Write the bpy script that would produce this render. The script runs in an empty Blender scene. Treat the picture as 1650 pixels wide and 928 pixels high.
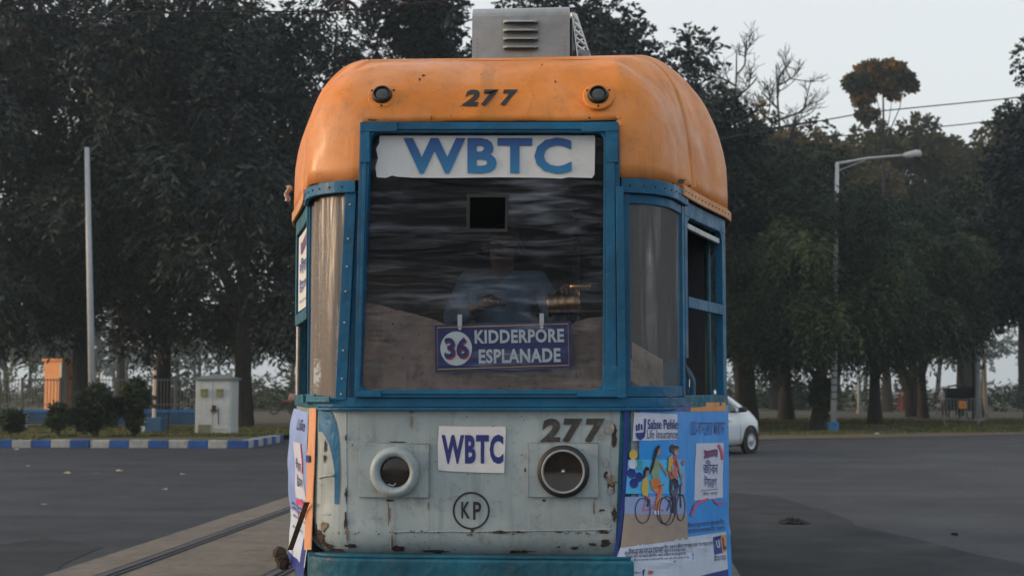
import bpy, bmesh, math, random
import numpy as np
from mathutils import Vector, noise
from mathutils.geometry import tessellate_polygon
R = math.radians
rnd = random.Random(7)
SC = bpy.context.scene
COL = SC.collection

# ------------------------------------------------------------------ camera, sky, sun, exposure
F_PX, CX, CY = 2292.0, 825.0, 464.0
CAM = Vector((0, 0, 1.65))
PITCH = math.atan(163 / F_PX)
YAW = math.atan(175 / F_PX * math.cos(PITCH))
RIGHT = Vector((math.cos(YAW), math.sin(YAW), 0))
FWD = Vector((-math.sin(YAW) * math.cos(PITCH), math.cos(YAW) * math.cos(PITCH), math.sin(PITCH)))
UP = RIGHT.cross(FWD)
cam_data = bpy.data.cameras.new('camera')
cam = bpy.data.objects.new('camera', cam_data)
COL.objects.link(cam)
cam.location = CAM
cam.rotation_euler = (math.pi / 2 + PITCH, 0, YAW)
cam_data.sensor_width = 36
cam_data.lens = F_PX / 1650 * 36
cam_data.clip_end = 5000
cam_data.dof.use_dof = True
cam_data.dof.focus_distance = 6.6
cam_data.dof.aperture_fstop = 5.0
SC.camera = cam

world = bpy.data.worlds.new('World')
SC.world = world
world.use_nodes = True
wn, wl = world.node_tree.nodes, world.node_tree.links
wn.clear()
SUN_EL, SUN_AZ = R(13), R(-98)          # azimuth measured clockwise from +Y: low sun on the left, 
sky = wn.new('ShaderNodeTexSky'); sky.sky_type = 'NISHITA'; sky.sun_disc = False
sky.sun_elevation = SUN_EL; sky.sun_rotation = SUN_AZ
sky.air_density = 1.2; sky.dust_density = 4.0; sky.ozone_density = 1.0; sky.altitude = 0
veil = wn.new('ShaderNodeMix'); veil.data_type = 'RGBA'; veil.inputs[0].default_value = 0.55
veil.inputs[7].default_value = (8.6, 8.7, 8.8, 1)      # thin high haze over the whole sky
bg = wn.new('ShaderNodeBackground'); bg.inputs['Strength'].default_value = 0.10
wo = wn.new('ShaderNodeOutputWorld')
wl.new(sky.outputs[0], veil.inputs[6]); wl.new(veil.outputs[2], bg.inputs[0]); wl.new(bg.outputs[0], wo.inputs[0])
sun_data = bpy.data.lights.new('sun', 'SUN')
sun_data.energy = 1.5; sun_data.angle = R(11); sun_data.color = (1.0, 0.70, 0.45)
sun = bpy.data.objects.new('sun', sun_data); COL.objects.link(sun)
sd = Vector((math.sin(SUN_AZ) * math.cos(SUN_EL), math.cos(SUN_AZ) * math.cos(SUN_EL), math.sin(SUN_EL)))
sun.rotation_euler = sd.to_track_quat('Z', 'Y').to_euler()
SC.view_settings.view_transform = 'Standard'; SC.view_settings.look = 'None'
SC.view_settings.exposure = 0.60; SC.view_settings.gamma = 1
SC.cycles.transparent_max_bounces = 16
SC.cycles.volume_bounces = 0
SC.cycles.max_bounces = 6

# ------------------------------------------------------------------ helpers
def ray(px, py):
    return (RIGHT * (px - CX) + UP * (CY - py) + FWD * F_PX)
def W(px, py, Y):
    d = ray(px, py); return CAM + d * (Y / d.y)
def G(px, py, z=0.0):
    d = ray(px, py); return CAM + d * ((z - CAM.z) / d.z)

def setp(o, label=None, cat=None, group=None, kind=None):
    if label: o['label'] = label
    if cat: o['category'] = cat
    if group: o['group'] = group
    if kind: o['kind'] = kind
    return o
OFF = {}
def empty(name, loc, label, cat, group=None):
    o = bpy.data.objects.new(name, None); COL.objects.link(o)
    o.location = loc; o.empty_display_size = .2
    OFF[o.name] = Vector(loc)
    return setp(o, label, cat, group)
def link_mesh(name, me, parent=None, origin=None):
    o = bpy.data.objects.new(name, me); COL.objects.link(o)
    if parent is not None:
        o.parent = parent; OFF[o.name] = OFF[parent.name]
        shift = OFF[parent.name]
    elif origin is not None:
        shift = Vector(origin); o.location = shift; OFF[o.name] = shift
    else:
        shift = Vector((0, 0, 0)); OFF[o.name] = shift
    if shift.length > 0:
        n = len(me.vertices); a = np.empty(n * 3, np.float32)
        me.vertices.foreach_get('co', a); a = a.reshape(-1, 3) - np.array(shift, np.float32)
        me.vertices.foreach_set('co', a.ravel()); me.update()
    return o
def copy_tree(o, parent=None):
    c = o.copy(); COL.objects.link(c)
    if parent: c.parent = parent
    for ch in list(o.children): copy_tree(ch, c)
    return c

class MB:
    def __init__(s): s.v = []; s.f = []; s.m = []
    def add(s, vs, fs, mi=0):
        b = len(s.v); s.v += [tuple(v) for v in vs]
        s.f += [tuple(b + i for i in f) for f in fs]; s.m += [mi] * len(fs); return s
    def box(s, lo, hi, mi=0, bev=0):
        x0, y0, z0 = lo; x1, y1, z1 = hi
        vs = [(x0,y0,z0),(x1,y0,z0),(x1,y1,z0),(x0,y1,z0),(x0,y0,z1),(x1,y0,z1),(x1,y1,z1),(x0,y1,z1)]
        return s.add(vs, [(0,3,2,1),(4,5,6,7),(0,1,5,4),(1,2,6,5),(2,3,7,6),(3,0,4,7)], mi)
    def obox(s, c, ax, ay, az, mi=0):      # oriented box, half-axes
        c, ax, ay, az = map(Vector, (c, ax, ay, az)); vs = []
        for k in (-1, 1):
            for i, j in ((-1,-1),(1,-1),(1,1),(-1,1)): vs.append(c + ax*i + ay*j + az*k)
        return s.add(vs, [(0,3,2,1),(4,5,6,7),(0,1,5,4),(1,2,6,5),(2,3,7,6),(3,0,4,7)], mi)
    def tube(s, pts, rad, n=8, mi=0, cap=True):
        pts = [Vector(p) for p in pts]
        if not hasattr(rad, '__len__'): rad = [rad] * len(pts)
        vs = []; fs = []; ref = None
        for i, p in enumerate(pts):
            d = (pts[min(i+1, len(pts)-1)] - pts[max(i-1, 0)]).normalized()
            if ref is None: ref = Vector((1,0,0)) if abs(d.x) < .8 else Vector((0,0,1))
            u = d.cross(ref).normalized(); w = d.cross(u); ref = w.cross(d) * -1 if False else ref
            for k in range(n):
                a = 2*math.pi*k/n; vs.append(p + (u*math.cos(a) + w*math.sin(a)) * rad[i])
        for i in range(len(pts)-1):
            for k in range(n):
                a = i*n+k; b = i*n+(k+1)%n; fs.append((a, b, b+n, a+n))
        if cap:
            fs.append(tuple(range(n-1, -1, -1))); fs.append(tuple((len(pts)-1)*n+k for k in range(n)))
        return s.add(vs, fs, mi)
    def lathe(s, c, axis, prof, n=24, mi=0):   # prof: (radius, distance along axis)
        c = Vector(c); axis = Vector(axis).normalized()
        u = axis.orthogonal().normalized(); w = axis.cross(u)
        vs = []; fs = []
        for r, h in prof:
            for k in range(n):
                a = 2*math.pi*k/n; vs.append(c + axis*h + (u*math.cos(a)+w*math.sin(a))*r)
        for i in range(len(prof)-1):
            for k in range(n):
                a = i*n+k; b = i*n+(k+1)%n; fs.append((a, b, b+n, a+n))
        return s.add(vs, fs, mi)
    def grid(s, fn, nu, nv, mi=0, skip=None):
        vs = [fn(i/nu, j/nv) for j in range(nv+1) for i in range(nu+1)]
        fs = []
        for j in range(nv):
            for i in range(nu):
                if skip and skip((i+.5)/nu, (j+.5)/nv): continue
                a = j*(nu+1)+i; fs.append((a, a+1, a+nu+2, a+nu+1))
        return s.add(vs, fs, mi)
    def poly(s, pts, mi=0):
        tr = tessellate_polygon([[Vector(p) for p in pts]])
        return s.add(pts, [tuple(t) for t in tr], mi)
    def build(s, name, mats, parent=None, smooth=False, bevel=0, origin=None, solid=0, label=None, kind=None):
        me = bpy.data.meshes.new(name); me.from_pydata(s.v, [], s.f)
        if not isinstance(mats, (list, tuple)): mats = [mats]
        for m in mats: me.materials.append(m)
        if len(mats) > 1: me.polygons.foreach_set('material_index', s.m)
        if smooth: me.polygons.foreach_set('use_smooth', [True]*len(me.polygons))
        me.update()
        o = link_mesh(name, me, parent, origin)
        if solid:
            md = o.modifiers.new('solid', 'SOLIDIFY'); md.thickness = solid; md.offset = -1
        if bevel:
            md = o.modifiers.new('bevel', 'BEVEL'); md.width = bevel; md.segments = 2; md.limit_method = 'ANGLE'; md.angle_limit = R(40)
        if label: o['label'] = label
        if kind: o['kind'] = kind
        return o

# ------------------------------------------------------------------ materials
def newmat(name):
    m = bpy.data.materials.new(name); m.use_nodes = True
    nt = m.node_tree; b = nt.nodes['Principled BSDF']
    return m, nt, nt.nodes, nt.links, b
def nz(nt, scale, detail=4, rough=.6, vec=None, dist=0):
    n = nt.nodes.new('ShaderNodeTexNoise'); n.inputs['Scale'].default_value = scale
    n.inputs['Detail'].default_value = detail; n.inputs['Roughness'].default_value = rough; n.inputs['Distortion'].default_value = dist
    if vec: nt.links.new(vec, n.inputs['Vector'])
    return n.outputs['Fac']
def ramp(nt, src, p0, p1, c0=(0,0,0,1), c1=(1,1,1,1)):
    r = nt.nodes.new('ShaderNodeValToRGB'); e = r.color_ramp.elements
    e[0].position = p0; e[1].position = p1; e[0].color = c0; e[1].color = c1
    nt.links.new(src, r.inputs[0]); return r.outputs[0]
def mix(nt, fac, a, b, mode='MIX'):
    n = nt.nodes.new('ShaderNodeMix'); n.data_type = 'RGBA'; n.blend_type = mode
    for idx, v in ((0, fac), (6, a), (7, b)):
        if hasattr(v, 'is_output'): nt.links.new(v, n.inputs[idx])
        else: n.inputs[idx].default_value = v if idx == 0 else (*v[:3], 1)
    return n.outputs[2]
def math_(nt, op, a, b=0.0):
    n = nt.nodes.new('ShaderNodeMath'); n.operation = op
    for i, v in enumerate((a, b)):
        if hasattr(v, 'is_output'): nt.links.new(v, n.inputs[i])
        else: n.inputs[i].default_value = v
    return n.outputs[0]
def objvec(nt, scale=(1,1,1), rot=(0,0,0)):
    tc = nt.nodes.new('ShaderNodeTexCoord'); mp = nt.nodes.new('ShaderNodeMapping')
    mp.inputs['Scale'].default_value = scale; mp.inputs['Rotation'].default_value = rot
    nt.links.new(tc.outputs['Object'], mp.inputs[0]); return mp.outputs[0]
def bump(nt, b, h, strength, dist):
    n = nt.nodes.new('ShaderNodeBump'); n.inputs['Strength'].default_value = strength; n.inputs['Distance'].default_value = dist
    nt.links.new(h, n.inputs['Height']); nt.links.new(n.outputs[0], b.inputs['Normal'])
def paint(name, col, rough=.45, var=.25, dirt=(.10,.07,.05), dirt_amt=.5, rust=0.0, bumpd=.004, bscale=5, spots=1.0, streak=0.35, coat=0, faded=None):
    m, nt, N, L, b = newmat(name)
    v = objvec(nt)
    c = mix(nt, ramp(nt, nz(nt, 2.2, 5, .6, v), .3, .7), [x*(1-var) for x in col], [min(1, x*(1+var*.6)) for x in col])
    if faded: c = mix(nt, math_(nt, 'MULTIPLY', ramp(nt, nz(nt, 1.3, 5, .65, v, .6), .48, .64), .5), c, faded)
    # fine scratches and grime
    g = ramp(nt, nz(nt, 11, 6, .75, v), .52, .75)
    c = mix(nt, math_(nt, 'MULTIPLY', g, dirt_amt*.55), c, dirt)
    if streak:
        vs = objvec(nt, (26, 26, 1.3))
        s = ramp(nt, nz(nt, 1.0, 3, .6, vs), .55, .8)
        c = mix(nt, math_(nt, 'MULTIPLY', s, streak*dirt_amt), c, [x*.5+.02 for x in col])
    if spots:
        s = ramp(nt, nz(nt, 42, 3, .5, v), .70, .735)
        c = mix(nt, math_(nt, 'MULTIPLY', s, .8*spots), c, dirt)
    if rust:
        r1 = ramp(nt, nz(nt, 6.5, 8, .72, v, .4), .66-.05*rust, .69-.04*rust)
        rc = mix(nt, nz(nt, 60, 3, .6, v), (.05,.022,.012), (.23,.085,.03))
        c = mix(nt, r1, c, rc)
    b.inputs['Specular IOR Level'].default_value = .35
    L.new(c, b.inputs['Base Color'])
    rr = ramp(nt, nz(nt, 7, 5, .7, v), .3, .8, (rough*.75,)*3+(1,), (min(1, rough*1.5),)*3+(1,))
    L.new(rr, b.inputs['Roughness'])
    if coat: b.inputs['Coat Weight'].default_value = coat; b.inputs['Coat Roughness'].default_value = .18
    h = math_(nt, 'ADD', nz(nt, bscale, 2, .5, v), math_(nt, 'MULTIPLY', nz(nt, 90, 3, .6, v), .05))
    bump(nt, b, h, .6, bumpd*4)
    return m
def plain(name, col, rough=.6, metal=0, var=0.0, scale=20, emis=None):
    m, nt, N, L, b = newmat(name)
    b.inputs['Roughness'].default_value = rough; b.inputs['Metallic'].default_value = metal
    if var:
        v = objvec(nt)
        c = mix(nt, ramp(nt, nz(nt, scale, 5, .7, v), .3, .7), [x*(1-var) for x in col], [min(1, x*(1+var)) for x in col])
        L.new(c, b.inputs['Base Color'])
    else: b.inputs['Base Color'].default_value = (*col, 1)
    return m
def plastic_film(name, tint, dust_refl_col, base_fac, refl_streak_fac, scale, rot, gloss=.10, rough=.12, bstr=.35, thr=(.52, .82)):
    m = bpy.data.materials.new(name); m.use_nodes = True; nt = m.node_tree; N, L = nt.nodes, nt.links
    N.clear(); out = N.new('ShaderNodeOutputMaterial')
    tr = N.new('ShaderNodeBsdfTransparent'); tr.inputs[0].default_value = (*tint, 1)
    df = N.new('ShaderNodeBsdfDiffuse'); df.inputs[0].default_value = (*dust_refl_col, 1)
    gl = N.new('ShaderNodeBsdfGlossy'); gl.inputs[0].default_value = (.9,.93,1,1); gl.inputs['Roughness'].default_value = rough
    v = objvec(nt, scale, rot)
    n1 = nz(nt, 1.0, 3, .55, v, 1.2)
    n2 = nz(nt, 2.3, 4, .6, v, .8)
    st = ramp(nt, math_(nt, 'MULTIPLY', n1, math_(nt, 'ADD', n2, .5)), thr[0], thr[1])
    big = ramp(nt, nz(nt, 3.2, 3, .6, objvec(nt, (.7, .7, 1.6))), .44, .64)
    fac = math_(nt, 'ADD', math_(nt, 'MULTIPLY', math_(nt, 'MULTIPLY', st, big), refl_streak_fac), base_fac)  # pale streaks imitating reflections, painted in diffuse colour over the milky film
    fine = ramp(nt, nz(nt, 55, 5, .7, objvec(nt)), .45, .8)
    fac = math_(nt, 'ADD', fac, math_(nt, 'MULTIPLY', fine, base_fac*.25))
    m1 = N.new('ShaderNodeMixShader'); L.new(fac, m1.inputs[0]); L.new(tr.outputs[0], m1.inputs[1]); L.new(df.outputs[0], m1.inputs[2])
    m2 = N.new('ShaderNodeMixShader'); m2.inputs[0].default_value = gloss
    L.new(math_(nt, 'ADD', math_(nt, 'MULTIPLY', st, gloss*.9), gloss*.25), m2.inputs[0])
    L.new(m1.outputs[0], m2.inputs[1]); L.new(gl.outputs[0], m2.inputs[2])
    bp = N.new('ShaderNodeBump'); bp.inputs['Strength'].default_value = bstr; bp.inputs['Distance'].default_value = .03
    L.new(n1, bp.inputs['Height']); L.new(bp.outputs[0], gl.inputs['Normal']); L.new(bp.outputs[0], df.inputs['Normal'])
    L.new(m2.outputs[0], out.inputs[0]); return m

M = {}
M['orange'] = paint('orange_roof_paint', (.66,.21,.022), .48, .22, (.16,.08,.05), .7, 0.0, .010, 3.2, 1, .7, .08, (.60,.31,.17))
M['cream'] = paint('pale_grey_blue_paint', (.30,.36,.385), .45, .2, (.09,.075,.06), .95, .2, .008, 3.5, 1, .8)
M['blue'] = paint('blue_frame_paint', (.002,.105,.225), .5, .4, (.02,.05,.07), .7, .12, .003, 14, .8, .5)
M['teal'] = paint('weathered_teal_paint', (.006,.10,.16), .55, .5, (.03,.035,.03), 1.0, .7, .006, 12, 1, .6)
M['tin'] = paint('dull_galvanised_sheet', (.29,.325,.35), .45, .25, (.12,.09,.07), .7, 0.0, .003, 9, .8, .5)
M['whitepaint'] = paint('chalky_white_paint', (.55,.56,.56), .7, .15, (.2,.15,.1), .7, .2, .003, 12, .8, .6)
M['dark'] = plain('dark_interior_lining', (.020,.024,.032), .8, 0, .3)
M['interior'] = plain('worn_teal_interior', (.012,.06,.085), .6, 0, .4)
M['seatblue'] = plain('blue_seat_plastic', (.02,.12,.25), .35, 0, .2)
M['black'] = plain('black_paint', (.012,.012,.013), .55, 0, .3)
M['numblack'] = paint('faded_black_stencil', (.035,.035,.037), .6, .4, (.2,.2,.2), .9, 0, .001, 9, .5, .8)
M['rubber'] = plain('black_rubber', (.015,.015,.015), .8, 0, .3)
M['rust'] = plain('flaking_rust', (.042,.027,.021), .95, 0, .8, 60)
M['rustlight'] = plain('orange_rust_stain', (.17,.125,.09), .9, 0, .4, 45)
M['primer'] = plain('bare_primer_patch', (.25,.26,.25), .8, 0, .4, 45)
M['chrome'] = plain('dull_metal', (.45,.45,.44), .35, .9, .2)
M['lens'] = plain('dark_lens_glass', (.035,.04,.042), .08, 0, .3)
M['lensbrown'] = plain('brown_lens_glass', (.020,.015,.013), .15, 0, .3)
M['glassdark'] = plain('dark_window_glass', (.02,.028,.03), .06)
M['board'] = paint('grimy_brown_board', (.27,.20,.155), .85, .6, (.03,.022,.018), 1.5, 0, .006, 8, 1, .6)
M['signwhite'] = paint('worn_white_sign', (.62,.64,.66), .5, .08, (.25,.24,.22), .45, 0, .001, 9, .6, .4)
M['navy'] = plain('navy_print', (.012,.018,.16), .5, 0, .2)
M['navyplate'] = plain('navy_plate', (.018,.022,.12), .45, 0, .25)
M['letterwhite'] = plain('white_lettering', (.55,.62,.62), .5, 0, .1)
M['ringwhite'] = plain('pale_disc', (.66,.74,.72), .5)
M['yellowline'] = plain('yellow_line', (.55,.36,.06), .5)
M['redprint'] = plain('red_print', (.5,.02,.05), .5)
M['clip'] = plain('white_clip', (.6,.6,.58), .5)
M['wire'] = plain('dark_wire', (.012,.012,.013), .6)
M['brass'] = plain('old_brass', (.30,.17,.06), .3, .9, .4)
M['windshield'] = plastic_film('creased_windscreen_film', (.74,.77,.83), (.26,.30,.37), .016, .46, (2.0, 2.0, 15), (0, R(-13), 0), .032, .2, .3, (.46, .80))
M['filmleft'] = plastic_film('milky_plastic_film_left', (.78,.74,.70), (.50,.44,.40), .30, .70, (11, 11, .42), (0, R(-4), 0), .12, .22, .5, (.60, .80))
M['filmright'] = plastic_film('milky_plastic_film_right', (.80,.82,.84), (.40,.38,.37), .17, .45, (9, 9, .45), (0, R(6), 0), .09, .2, .5)
def gradmat(name, c0, c1, z0, z1):
    m, nt, N, L, b = newmat(name); tc = N.new('ShaderNodeTexCoord'); sp = N.new('ShaderNodeSeparateXYZ')
    L.new(tc.outputs['Object'], sp.inputs[0]); mr = N.new('ShaderNodeMapRange')
    mr.inputs[1].default_value = z0; mr.inputs[2].default_value = z1; L.new(sp.outputs[2], mr.inputs[0])
    L.new(mix(nt, mr.outputs[0], c0, c1), b.inputs['Base Color']); b.inputs['Roughness'].default_value = .5; return m
for k, c in {'p_sky': (.015,.27,.76), 'p_sky2': (.07,.44,.84), 'p_sand': (.33,.27,.23), 'p_white': (.50,.58,.72), 'p_navy': (.012,.03,.22),
             'p_orange': (.62,.26,.05), 'p_hair': (.02,.01,.01), 'p_skin': (.40,.20,.12), 'p_green': (.22,.33,.22), 'p_trouser': (.58,.20,.06),
             'p_red': (.50,.10,.09), 'p_pink': (.62,.06,.16), 'p_yellow': (.55,.42,.08), 'p_dark': (.02,.02,.06), 'p_purple': (.14,.03,.14),
             'p_teal': (.05,.32,.42), 'p_text': (.03,.04,.14), 'p_haze': (.26,.35,.62), 'p_pale': (.56,.60,.74), 'p_peach': (.75,.36,.18),
             'p_blueL': (.24,.34,.66)}.items():
    M[k] = plain('printed_' + k[2:], c, .42, 0, .10, 12)

# ------------------------------------------------------------------ lettering from the built-in font, fitted to a photo rectangle
def text_mesh(txt, offset=0.0, shear=0.0, spacing=1.0):
    c = bpy.data.curves.new('lettering', 'FONT'); c.body = txt; c.offset = offset; c.shear = shear; c.resolution_u = 3; c.space_character = spacing
    o = bpy.data.objects.new('lettering', c)
    me = bpy.data.meshes.new_from_object(o)
    n = len(me.vertices); a = np.empty(n*3, np.float32); me.vertices.foreach_get('co', a); a = a.reshape(-1, 3)[:, :2]
    fs = [tuple(p.vertices) for p in me.polygons]
    bpy.data.objects.remove(o); bpy.data.meshes.remove(me); bpy.data.curves.remove(c)
    lo, hi = a.min(0), a.max(0)
    return (a - lo) / (hi - lo), fs
def put_text(mb, txt, rect, fn, mi=0, offset=0.0, shear=0.0, spacing=1.0, rot=0.0):
    """rect = x0,y0,x1,y1 in photo pixels (y down); fn(px,py)->world"""
    a, fs = text_mesh(txt, offset, shear, spacing)
    x0, y0, x1, y1 = rect; cx, cy = (x0+x1)/2, (y0+y1)/2; ca, sa = math.cos(rot), math.sin(rot)
    vs = []
    for u, v in a:
        x = x0 + u*(x1-x0) - cx; y = y1 - v*(y1-y0) - cy
        vs.append(fn(cx + x*ca - y*sa, cy + x*sa + y*ca))
    mb.add(vs, fs, mi)
def put_poly(mb, pts, fn, mi=0): mb.poly([fn(*p) for p in pts], mi)
def put_quad(mb, c, fn, nu, nv, mi=0):   # corners TL TR BR BL
    def g(u, v):
        x = (c[0][0]*(1-u)+c[1][0]*u)*(1-v) + (c[3][0]*(1-u)+c[2][0]*u)*v
        y = (c[0][1]*(1-u)+c[1][1]*u)*(1-v) + (c[3][1]*(1-u)+c[2][1]*u)*v
        return fn(x, y)
    mb.grid(g, nu, nv, mi)
def put_line(mb, pts, w, fn, mi=0, closed=False):
    P = [Vector(p) for p in pts]; n = len(P); L_ = []; R_ = []
    for i in range(n):
        a = P[(i-1) % n] if closed else P[max(i-1, 0)]; b = P[(i+1) % n] if closed else P[min(i+1, n-1)]
        d = (b - a).normalized(); q = Vector((-d.y, d.x)) * w/2
        L_.append(P[i]+q); R_.append(P[i]-q)
    vs = [fn(*p) for p in L_+R_]
    fs = [(i, (i+1) % n, n+(i+1) % n, n+i) for i in range(n if closed else n-1)]
    mb.add(vs, fs, mi)
def circ(cx, cy, rx, ry=None, n=20, a0=0, a1=360):
    ry = ry or rx
    return [(cx + rx*math.cos(R(a0+(a1-a0)*k/n)), cy + ry*math.sin(R(a0+(a1-a0)*k/n))) for k in range(n if abs(a1-a0) == 360 else n+1)]

# ------------------------------------------------------------------ setting: ground, road, track bed
def ground_mat(name, cols, scales, rough=.9, bd=.02, streaky=None, crack=False):
    m, nt, N, L, b = newmat(name); v = objvec(nt)
    c = mix(nt, ramp(nt, nz(nt, scales[0], 6, .65, v), .35, .65), cols[0], cols[1])
    c = mix(nt, ramp(nt, nz(nt, scales[1], 6, .7, v), .45, .7), c, cols[2])
    if streaky:
        c = mix(nt, math_(nt, 'MULTIPLY', ramp(nt, nz(nt, 1, 4, .6, objvec(nt, streaky)), .5, .75), .5), c, cols[3])
    if crack:
        vo = nt.nodes.new('ShaderNodeTexVoronoi'); vo.feature = 'DISTANCE_TO_EDGE'; vo.inputs['Scale'].default_value = .42
        vd = nt.nodes.new('ShaderNodeVectorMath'); vd.operation = 'ADD'; nn = nt.nodes.new('ShaderNodeTexNoise'); nn.inputs['Scale'].default_value = 1.6; nn.inputs['Detail'].default_value = 5
        L.new(v, nn.inputs['Vector']); L.new(v, vd.inputs[0]); L.new(nn.outputs['Color'], vd.inputs[1]); L.new(vd.outputs[0], vo.inputs['Vector'])
        ck = math_(nt, 'MULTIPLY', ramp(nt, vo.outputs['Distance'], .0, .014, (1,1,1,1), (0,0,0,1)), ramp(nt, nz(nt, .15, 2, .5, v), .5, .62))
        c = mix(nt, math_(nt, 'MULTIPLY', ck, .8), c, [x*.35 for x in cols[2]])
        oil = ramp(nt, nz(nt, .7, 3, .55, objvec(nt, (1, .6, 1))), .64, .72); c = mix(nt, math_(nt, 'MULTIPLY', oil, .55), c, [x*.6 for x in cols[2]])
        tyre = ramp(nt, nz(nt, 1, 2, .4, objvec(nt, (.06, 1.6, 1), (0, 0, R(12)))), .52, .66); c = mix(nt, math_(nt, 'MULTIPLY', tyre, .35), c, cols[3])
    sp = ramp(nt, nz(nt, 60, 2, .5, v), .62, .72)
    c = mix(nt, math_(nt, 'MULTIPLY', ramp(nt, nz(nt, 9, 6, .8, v), .42, .66), .45), c, [x*.6 for x in cols[2]])
    c = mix(nt, math_(nt, 'MULTIPLY', sp, .6), c, [min(1, x*2.2) for x in cols[1]])
    L.new(c, b.inputs['Base Color'])
    L.new(ramp(nt, nz(nt, scales[0]*1.7, 4, .6, v), .3, .7, (rough*.8,)*3+(1,), (min(1, rough*1.1),)*3+(1,)), b.inputs['Roughness'])
    h = math_(nt, 'ADD', nz(nt, 35, 5, .8, v), math_(nt, 'MULTIPLY', nz(nt, 140, 2, .5, v), .5))
    bump(nt, b, h, .5, bd); return m
M['earth'] = ground_mat('park_earth_and_grass', [(.055,.045,.032), (.032,.042,.020), (.085,.066,.046)], (.22, 1.3), .95, .05)
M['asphalt'] = ground_mat('worn_asphalt', [(.023,.027,.036), (.038,.043,.055), (.014,.017,.024), (.058,.061,.069)], (.12, .8), .75, .012, (.05, .5, 1), True); M['asphalt'].node_tree.nodes['Principled BSDF'].inputs['Specular IOR Level'].default_value = .3
M['concrete'] = ground_mat('dusty_concrete', [(.13,.115,.10), (.175,.15,.125), (.085,.075,.068), (.20,.17,.14)], (.5, 3), .85, .014, (.9, .06, 1), True)
M['path'] = ground_mat('dusty_footpath', [(.26,.19,.14), (.21,.15,.11), (.30,.22,.17)], (.5, 3), .9, .01)
M['lawn'] = ground_mat('island_lawn_soil', [(.07,.075,.02), (.045,.06,.015), (.10,.07,.04)], (.35, 2.5), .95, .03)
M['rail'] = plain('worn_steel_rail', (.16,.16,.17), .38, .8, .3, 12)
M['kerbblue'] = paint('kerb_blue_paint', (.015,.08,.29), .75, .35, (.07,.06,.05), 1.6, 0, .004, 9, 1, .5)
M['kerbwhite'] = paint('kerb_white_paint', (.34,.35,.35), .75, .3, (.09,.08,.06), 1.7, 0, .004, 9, 1, .5)

def sheet(name, pts, z, mat, kind='structure'):
    mb = MB(); mb.poly([(x, y, z) for x, y in pts]); o = mb.build(name, mat); o['kind'] = kind; return o
big = MB(); big.grid(lambda u, v: (-1500+3000*u, -300+2100*v, -.02), 12, 12); setp(big.build('ground', M['earth']), kind='structure')
sheet('road', [(-120,-80),(120,-80),(120,70),(60,61),(30,57.2),(15.3,54),(9,50),(4,46.7),(-4,45),(-10.6,44.5),(-10.6,39.4),(-60,39.4),(-120,39.4)], 0, M['asphalt'])
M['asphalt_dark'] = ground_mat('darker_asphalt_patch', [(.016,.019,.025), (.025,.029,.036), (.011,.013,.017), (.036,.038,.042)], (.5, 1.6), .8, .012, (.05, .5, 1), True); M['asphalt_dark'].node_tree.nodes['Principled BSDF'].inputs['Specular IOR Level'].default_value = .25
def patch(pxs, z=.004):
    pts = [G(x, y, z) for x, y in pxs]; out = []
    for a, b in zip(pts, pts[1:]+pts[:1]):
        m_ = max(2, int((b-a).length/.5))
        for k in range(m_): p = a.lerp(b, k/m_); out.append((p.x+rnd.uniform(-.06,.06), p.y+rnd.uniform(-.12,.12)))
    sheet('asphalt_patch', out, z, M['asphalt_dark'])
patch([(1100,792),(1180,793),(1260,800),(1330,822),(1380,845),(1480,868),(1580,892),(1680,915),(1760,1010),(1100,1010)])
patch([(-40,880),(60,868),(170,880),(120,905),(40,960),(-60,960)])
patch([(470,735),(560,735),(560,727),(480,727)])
M['dirt'] = ground_mat('dry_brown_dirt', [(.10,.075,.052), (.13,.10,.07), (.065,.05,.036), (.15,.115,.08)], (.6, 2.5), .95, .03)
pts = [(-10.2,45.2),(-4,45.6),(4,47.1),(9,50.2),(15.3,54.2),(30,57.5),(60,61.4)]; far = [(60,64),(30,60.2),(15.3,57.5),(9,54),(4,51.5),(-4,50),(-10.2,49)]
sheet('dirt_verge', [(x+rnd.uniform(-.2,.2), y+rnd.uniform(-.15,.15)) for x, y in pts]+far, .004, M['dirt'])
# raised island on the left with painted kerb stones
isl = MB(); isl.poly([(x, y, .17) for x, y in [(-70,39.7),(-10.95,39.7),(-10.85,44.3),(-11.5,56),(-70,56)]]); setp(isl.build('island_ground', M['lawn']), kind='structure')
pp = MB(); pp.grid(lambda u, v: (-75+77*u, 56.0+4*v+.6*math.sin(u*9), .185), 40, 1); setp(pp.build('path', M['path']), kind='structure')
kerb = empty('kerb', (-20, 39.4, 0), 'blue and white kerb', 'kerb')
for k_ in ('label', 'category'): del kerb[k_]
kerb['kind'] = 'structure'
def kerbstone(p0, p1, i):
    p0 = Vector((*p0, 0)); p1 = Vector((*p1, 0)); d = (p1-p0).normalized(); nrm = Vector((-d.y, d.x, 0)); l = (p1-p0).length/2-.006
    mb = MB(); c = (p0+p1)/2 + nrm*.16 + Vector((rnd.uniform(-.01,.01), rnd.uniform(-.012,.012), .105+rnd.uniform(-.008,.008)))
    mb.obox(c, d*l, nrm*.15, (0,0,.115)); mb.build('kerb_stone', M['kerbblue'] if i % 2 == 0 else M['kerbwhite'], kerb, bevel=.02)
xk = -10.45; i = 0
while xk > -29:
    kerbstone((xk-.567, 39.4), (xk, 39.4), i); xk -= .567; i += 1
yk = 39.6
for j in range(8):
    kerbstone((-10.42-.02*j, yk), (-10.44-.02*j, yk+.6), j+1); yk += .6
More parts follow.
